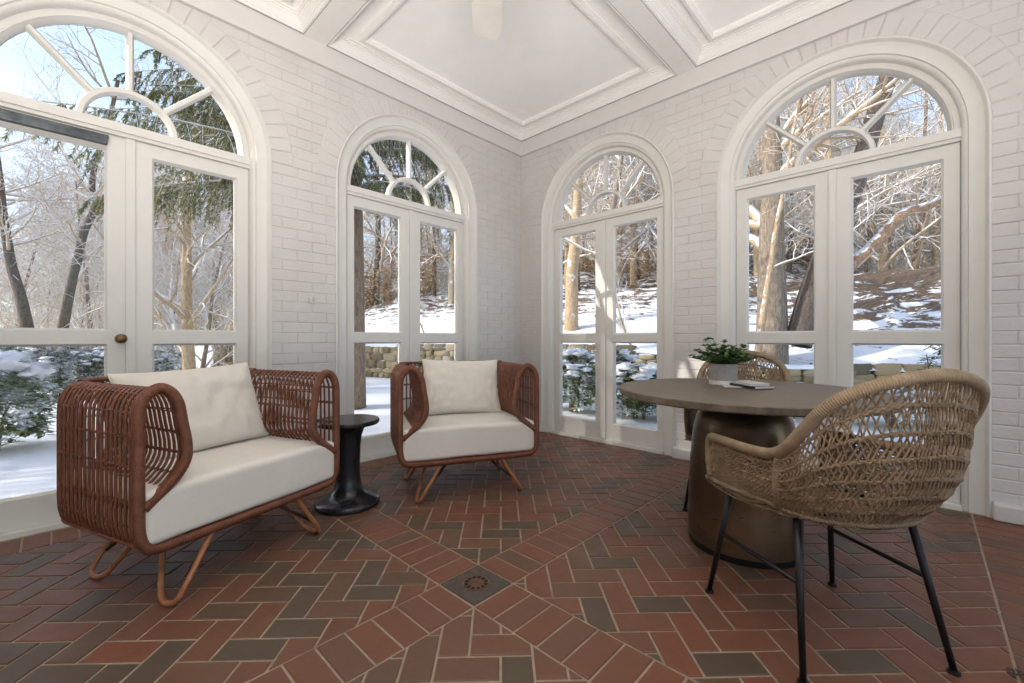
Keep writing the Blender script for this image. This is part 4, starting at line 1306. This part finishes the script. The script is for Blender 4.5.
# hedge and shrubs : every one a clump of leaves with stems and snow pads
def shrub(name, base, rx, ry, h, n, seed, leafm, label, snow_n=14, leaf_l=(.07, .12), stems=9, pads=(.12, .25), group=None, cat='shrub', z0=.1):
    rg = random.Random(seed); root = empty(name, base)
    mb = MB(); st_ = MB(); sn = MB()
    for k in range(stems):
        a = rg.random()*6.28; e = rg.random()
        q = Vector((math.cos(a)*rx*e*.8, math.sin(a)*ry*e*.8, h*rg.uniform(.6, .9)))
        st_.tube([Vector((math.cos(a)*rx*.15, math.sin(a)*ry*.15, -.1)), q*.5+Vector((0, 0, .05)), q], [.018, .012, .006], 5, cap=False)
    for k in range(n):
        th = rg.random()*6.28; cz = rg.uniform(-.55, 1); rad = rg.uniform(.72, 1.0)
        s = math.sqrt(max(0, 1-cz*cz))
        lump = 1+.22*mnoise.noise(Vector((math.cos(th)*s*2.2+seed, math.sin(th)*s*2.2, cz*2.2)))
        c = Vector((math.cos(th)*s*rx*rad*lump, math.sin(th)*s*ry*rad*lump, z0+(h-z0)*(.35+.65*cz*rad*lump)))
        m_ = rg.randint(4, 6)
        for q in range(m_):
            a = q*6.28/m_+rg.random()
            leaf(mb, c, (math.cos(a), math.sin(a), rg.uniform(-.5, .35)), (0, 0, 1), rg.uniform(*leaf_l), rg.uniform(*leaf_l)*.38, rg.random())
    for k in range(snow_n):
        th = rg.random()*6.28; cz = rg.uniform(.25, 1); s = math.sqrt(1-cz*cz)
        r_ = rg.uniform(*pads)
        sn.blob((math.cos(th)*s*rx*.93, math.sin(th)*s*ry*.93, z0+(h-z0)*(.37+.65*cz)), r_, k+seed, 1.1, 2.4, (7, 10), (1, 1, .40))
    mb.build('foliage', M[leafm], root, fixn=False); st_.build('stems', M['bark'], root, smooth=True, fixn=False)
    if snow_n: sn.build('snow_pads', M['snow'], root, smooth=True, fixn=False)
    tag(root, label, cat, group); return root
rg = random.Random(5)
hx = [(-35, 8.6), (-5, 8.7), (25, 8.9), (55, 9.0), (85, 9.3), (115, 9.6), (140, 10.2), (165, 11.2)]
for i, (u, d) in enumerate(hx):
    x, y = at(u, d)
    shrub('hedge_bush', (x, y, -.15), .66, .62, 1.28-.03*i, 1500, 300+i, 'hedgeleaf', 'snow-dusted evergreen bush in the hedge row beyond the leftmost door', 34, (.05, .08), 6, (.035, .09), 'hedge bushes in a row')
# close shrub at the left edge
x, y = at(-12, 4.7)
shrub('snow_laden_shrub', (x, y, -.15), .50, .50, 1.02, 900, 41, 'rhodo', 'close evergreen shrub under thick snow pads at the left edge of the leftmost door', 22, (.08, .13), 10, (.10, .17))
# shrubs outside the third door
x, y = at(575, 7.3); shrub('rhododendron', (x, y, -.15), .62, .5, 1.0, 900, 51, 'rhodo', 'snow-covered evergreen shrub low in the left pane of the third door', 44, (.08, .13), 10, (.06, .13))
x, y = at(640, 6.6); shrub('rhododendron', (x, y, -.15), .60, .5, .80, 900, 52, 'rhodo', 'rounded evergreen shrub under snow low in the right pane of the third door', 44, (.08, .13), 10, (.06, .15))
x, y = at(610, 8.6); shrub('rhododendron', (x, y, -.15), .60, .5, 1.05, 800, 53, 'rhodo', 'snowy evergreen shrub behind the others against the stone wall, third door', 26, (.08, .13), 10, (.06, .12))
x, y = at(800, 6.6); shrub('rhododendron', (x, y, -.15), .55, .45, .50, 300, 54, 'rhodo', 'low snowy shrub seen under the tabletop through the rightmost door', 50, (.07, .11), 8, (.05, .10))
x, y = at(895, 6.0); shrub('rhododendron', (x, y, -.15), .55, .45, .55, 300, 55, 'rhodo', 'low snowy shrub behind the near wicker chair through the rightmost door', 40, (.07, .11), 8, (.05, .10))
x, y = at(937, 6.2); shrub('young_laurel', (x, y, -.15), .18, .18, 1.10, 60, 56, 'potleaf', 'small fresh green leafy plant at the bottom right of the rightmost door', 0, (.07, .11), 4, z0=.6)

# spruce whose boughs hang across the first two fanlights
def spruce(name, base, h, r, rmax, z0, n, seed, label, density=1.0, arc=None):
    rg = random.Random(seed); root = empty(name, base); tr = MB(); bb = MB(); nd = MB()
    tr.tube([(0, 0, -.3), (.03, 0, h*.3), (-.02, .02, h*.6), (0, 0, h)], [r*1.15, r*.9, r*.6, .02], 14)
    for k in range(n):
        t = k/n; z = z0+(h-z0)*t**1.1
        L0 = rmax*(1-t*.55)*rg.uniform(.75, 1.1)
        a = rg.uniform(*arc)
        if math.cos(a) > .35: L0 = min(L0, 2.2)
        d = Vector((math.cos(a), math.sin(a), .12))
        pts = [Vector((0, 0, z))]
        m = 9
        for i in range(m):
            d = (d+Vector((rg.gauss(0, .03), rg.gauss(0, .03), -.06+.02*(i > 6)))).normalized(); pts.append(pts[-1]+d*L0/m)
        bb.tube(pts, [max(.006, .035*(1-i/m)) for i in range(m+1)], 5, cap=False)
        side = Vector((-math.sin(a), math.cos(a), 0))
        for i in range(2, m+1):
            for rep in range(int(4*density+.5)):
                for sg in (-1, 1):
                    q = pts[i-1].lerp(pts[i], rg.random())
                    ln = (.28+.75*math.sin(PI*min(1, i/m*.95)))*rg.uniform(.6, 1)*L0/3.4
                    dd = (side*sg*rg.uniform(.5, 1)+d*rg.uniform(.3, .8)+Vector((0, 0, -.35))).normalized()
                    sub = [q]
                    for s_ in range(4):
                        dd = (dd+Vector((0, 0, -.30))).normalized(); sub.append(sub[-1]+dd*ln/4)
                    bb.tube(sub, .004, 3, cap=False)
                    tone = rg.random()
                    for s_ in range(4):
                        for e in range(int(24*density)):
                            c = sub[s_].lerp(sub[s_+1], rg.random())
                            a2 = rg.random()*6.28
                            ndir = (dd*.8+Vector((math.cos(a2), math.sin(a2), rg.uniform(-.9, .1)))).normalized()
                            l_ = rg.uniform(.03, .06); w_ = .006
                            sv = ndir.cross(Vector((rg.random(), rg.random(), rg.random()))).normalized()*w_
                            nd.add([c-sv, c+sv, c+ndir*l_+sv*.3, c+ndir*l_-sv*.3], [(0, 1, 2, 3)], min(1, max(0, tone+rg.uniform(-.25, .25))))
    tr.build('trunk', M['bark'], root, smooth=True, fixn=False); bb.build('boughs', M['twig'], root, smooth=True, fixn=False)
    nd.build('needles', M['needle'], root, fixn=False)
    tag(root, label, 'tree'); return root
x, y = at(350, 7.6)
spruce('spruce_tree', (x, y, -.16), 9.5, .24, 4.1, 3.7, 100, 61, 'big spruce rising at the left edge of the second door, boughs hanging over the fanlights', 1.0, (-PI*.85, PI*.55))

# evergreens left of the frame that shade the room
SUN_AZ = Vector((-.56, -.828, 0)); SUN_EL = math.radians(27)
spruce('spruce_tree', (-6.7, -8.8, -.16), 7.8, .20, 3.0, 1.0, 70, 71, 'bushy spruce standing out of view to the left of the leftmost door', .5, (-PI, PI))
spruce('spruce_tree', (-4.6, -11.6, -.16), 7.4, .18, 2.8, 1.0, 60, 72, 'shorter spruce standing out of view beside the house', .5, (-PI, PI))

# ------------------------------------------------------------------ light
w = bpy.data.worlds.new('World'); scene.world = w; w.use_nodes = True
nt = w.node_tree; nt.nodes.clear()
sky = nt.nodes.new('ShaderNodeTexSky'); sky.sky_type = 'NISHITA'; sky.sun_disc = False; sky.sun_elevation = SUN_EL
sky.sun_rotation = math.atan2(SUN_AZ.x, SUN_AZ.y); sky.altitude = 100; sky.air_density = 1.0; sky.dust_density = 1.2; sky.ozone_density = 1
bg = nt.nodes.new('ShaderNodeBackground'); bg.inputs[1].default_value = .125
wo = nt.nodes.new('ShaderNodeOutputWorld'); hz = mix(nt, .1, sky.outputs[0], (5.5, 5.3, 5.0)); nt.links.new(hz, bg.inputs[0]); nt.links.new(bg.outputs[0], wo.inputs[0])
sl = bpy.data.lights.new('sun', 'SUN'); sl.energy = 1.5; sl.angle = math.radians(.6); sl.color = (1, .93, .82)
so = bpy.data.objects.new('sun', sl); COL.objects.link(so)
dvec = Vector((SUN_AZ.x*math.cos(SUN_EL), SUN_AZ.y*math.cos(SUN_EL), math.sin(SUN_EL)))
so.rotation_euler = dvec.to_track_quat('Z', 'Y').to_euler(); so.location = dvec*20

al = bpy.data.lights.new('added_fill_light', 'AREA'); al.shape = 'DISK'; al.size = 1.9; al.energy = 60; al.color = (1, .93, .85)  # added fill behind the camera, no fixture; brightens ceiling and room
ao = bpy.data.objects.new('added_fill_light', al); COL.objects.link(ao); ao.location = (4.1, -4.7, 1.0); al.spread = math.radians(125)
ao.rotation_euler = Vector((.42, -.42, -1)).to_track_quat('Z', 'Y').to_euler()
# ------------------------------------------------------------------ camera
cd = bpy.data.cameras.new('camera'); cam = bpy.data.objects.new('camera', cd); COL.objects.link(cam)
cd.sensor_fit = 'HORIZONTAL'; cd.sensor_width = 36; cd.lens = 36*FP/1024
cd.shift_x = 0; cd.shift_y = (339-341.5)/1024
cam.location = CAM; cam.rotation_euler = (PI/2, 0, math.atan2(-FW.x, FW.y))
cd.clip_end = 300; cd.clip_start = .05
scene.camera = cam
scene.cycles.max_bounces = 8; scene.cycles.diffuse_bounces = 5; scene.cycles.transparent_max_bounces = 12
scene.cycles.caustics_reflective = False; scene.cycles.caustics_refractive = False
scene.view_settings.view_transform = 'Standard'; scene.view_settings.look = 'None'
scene.view_settings.gamma = 1; scene.view_settings.use_curve_mapping = False
scene.view_settings.exposure = 1.5
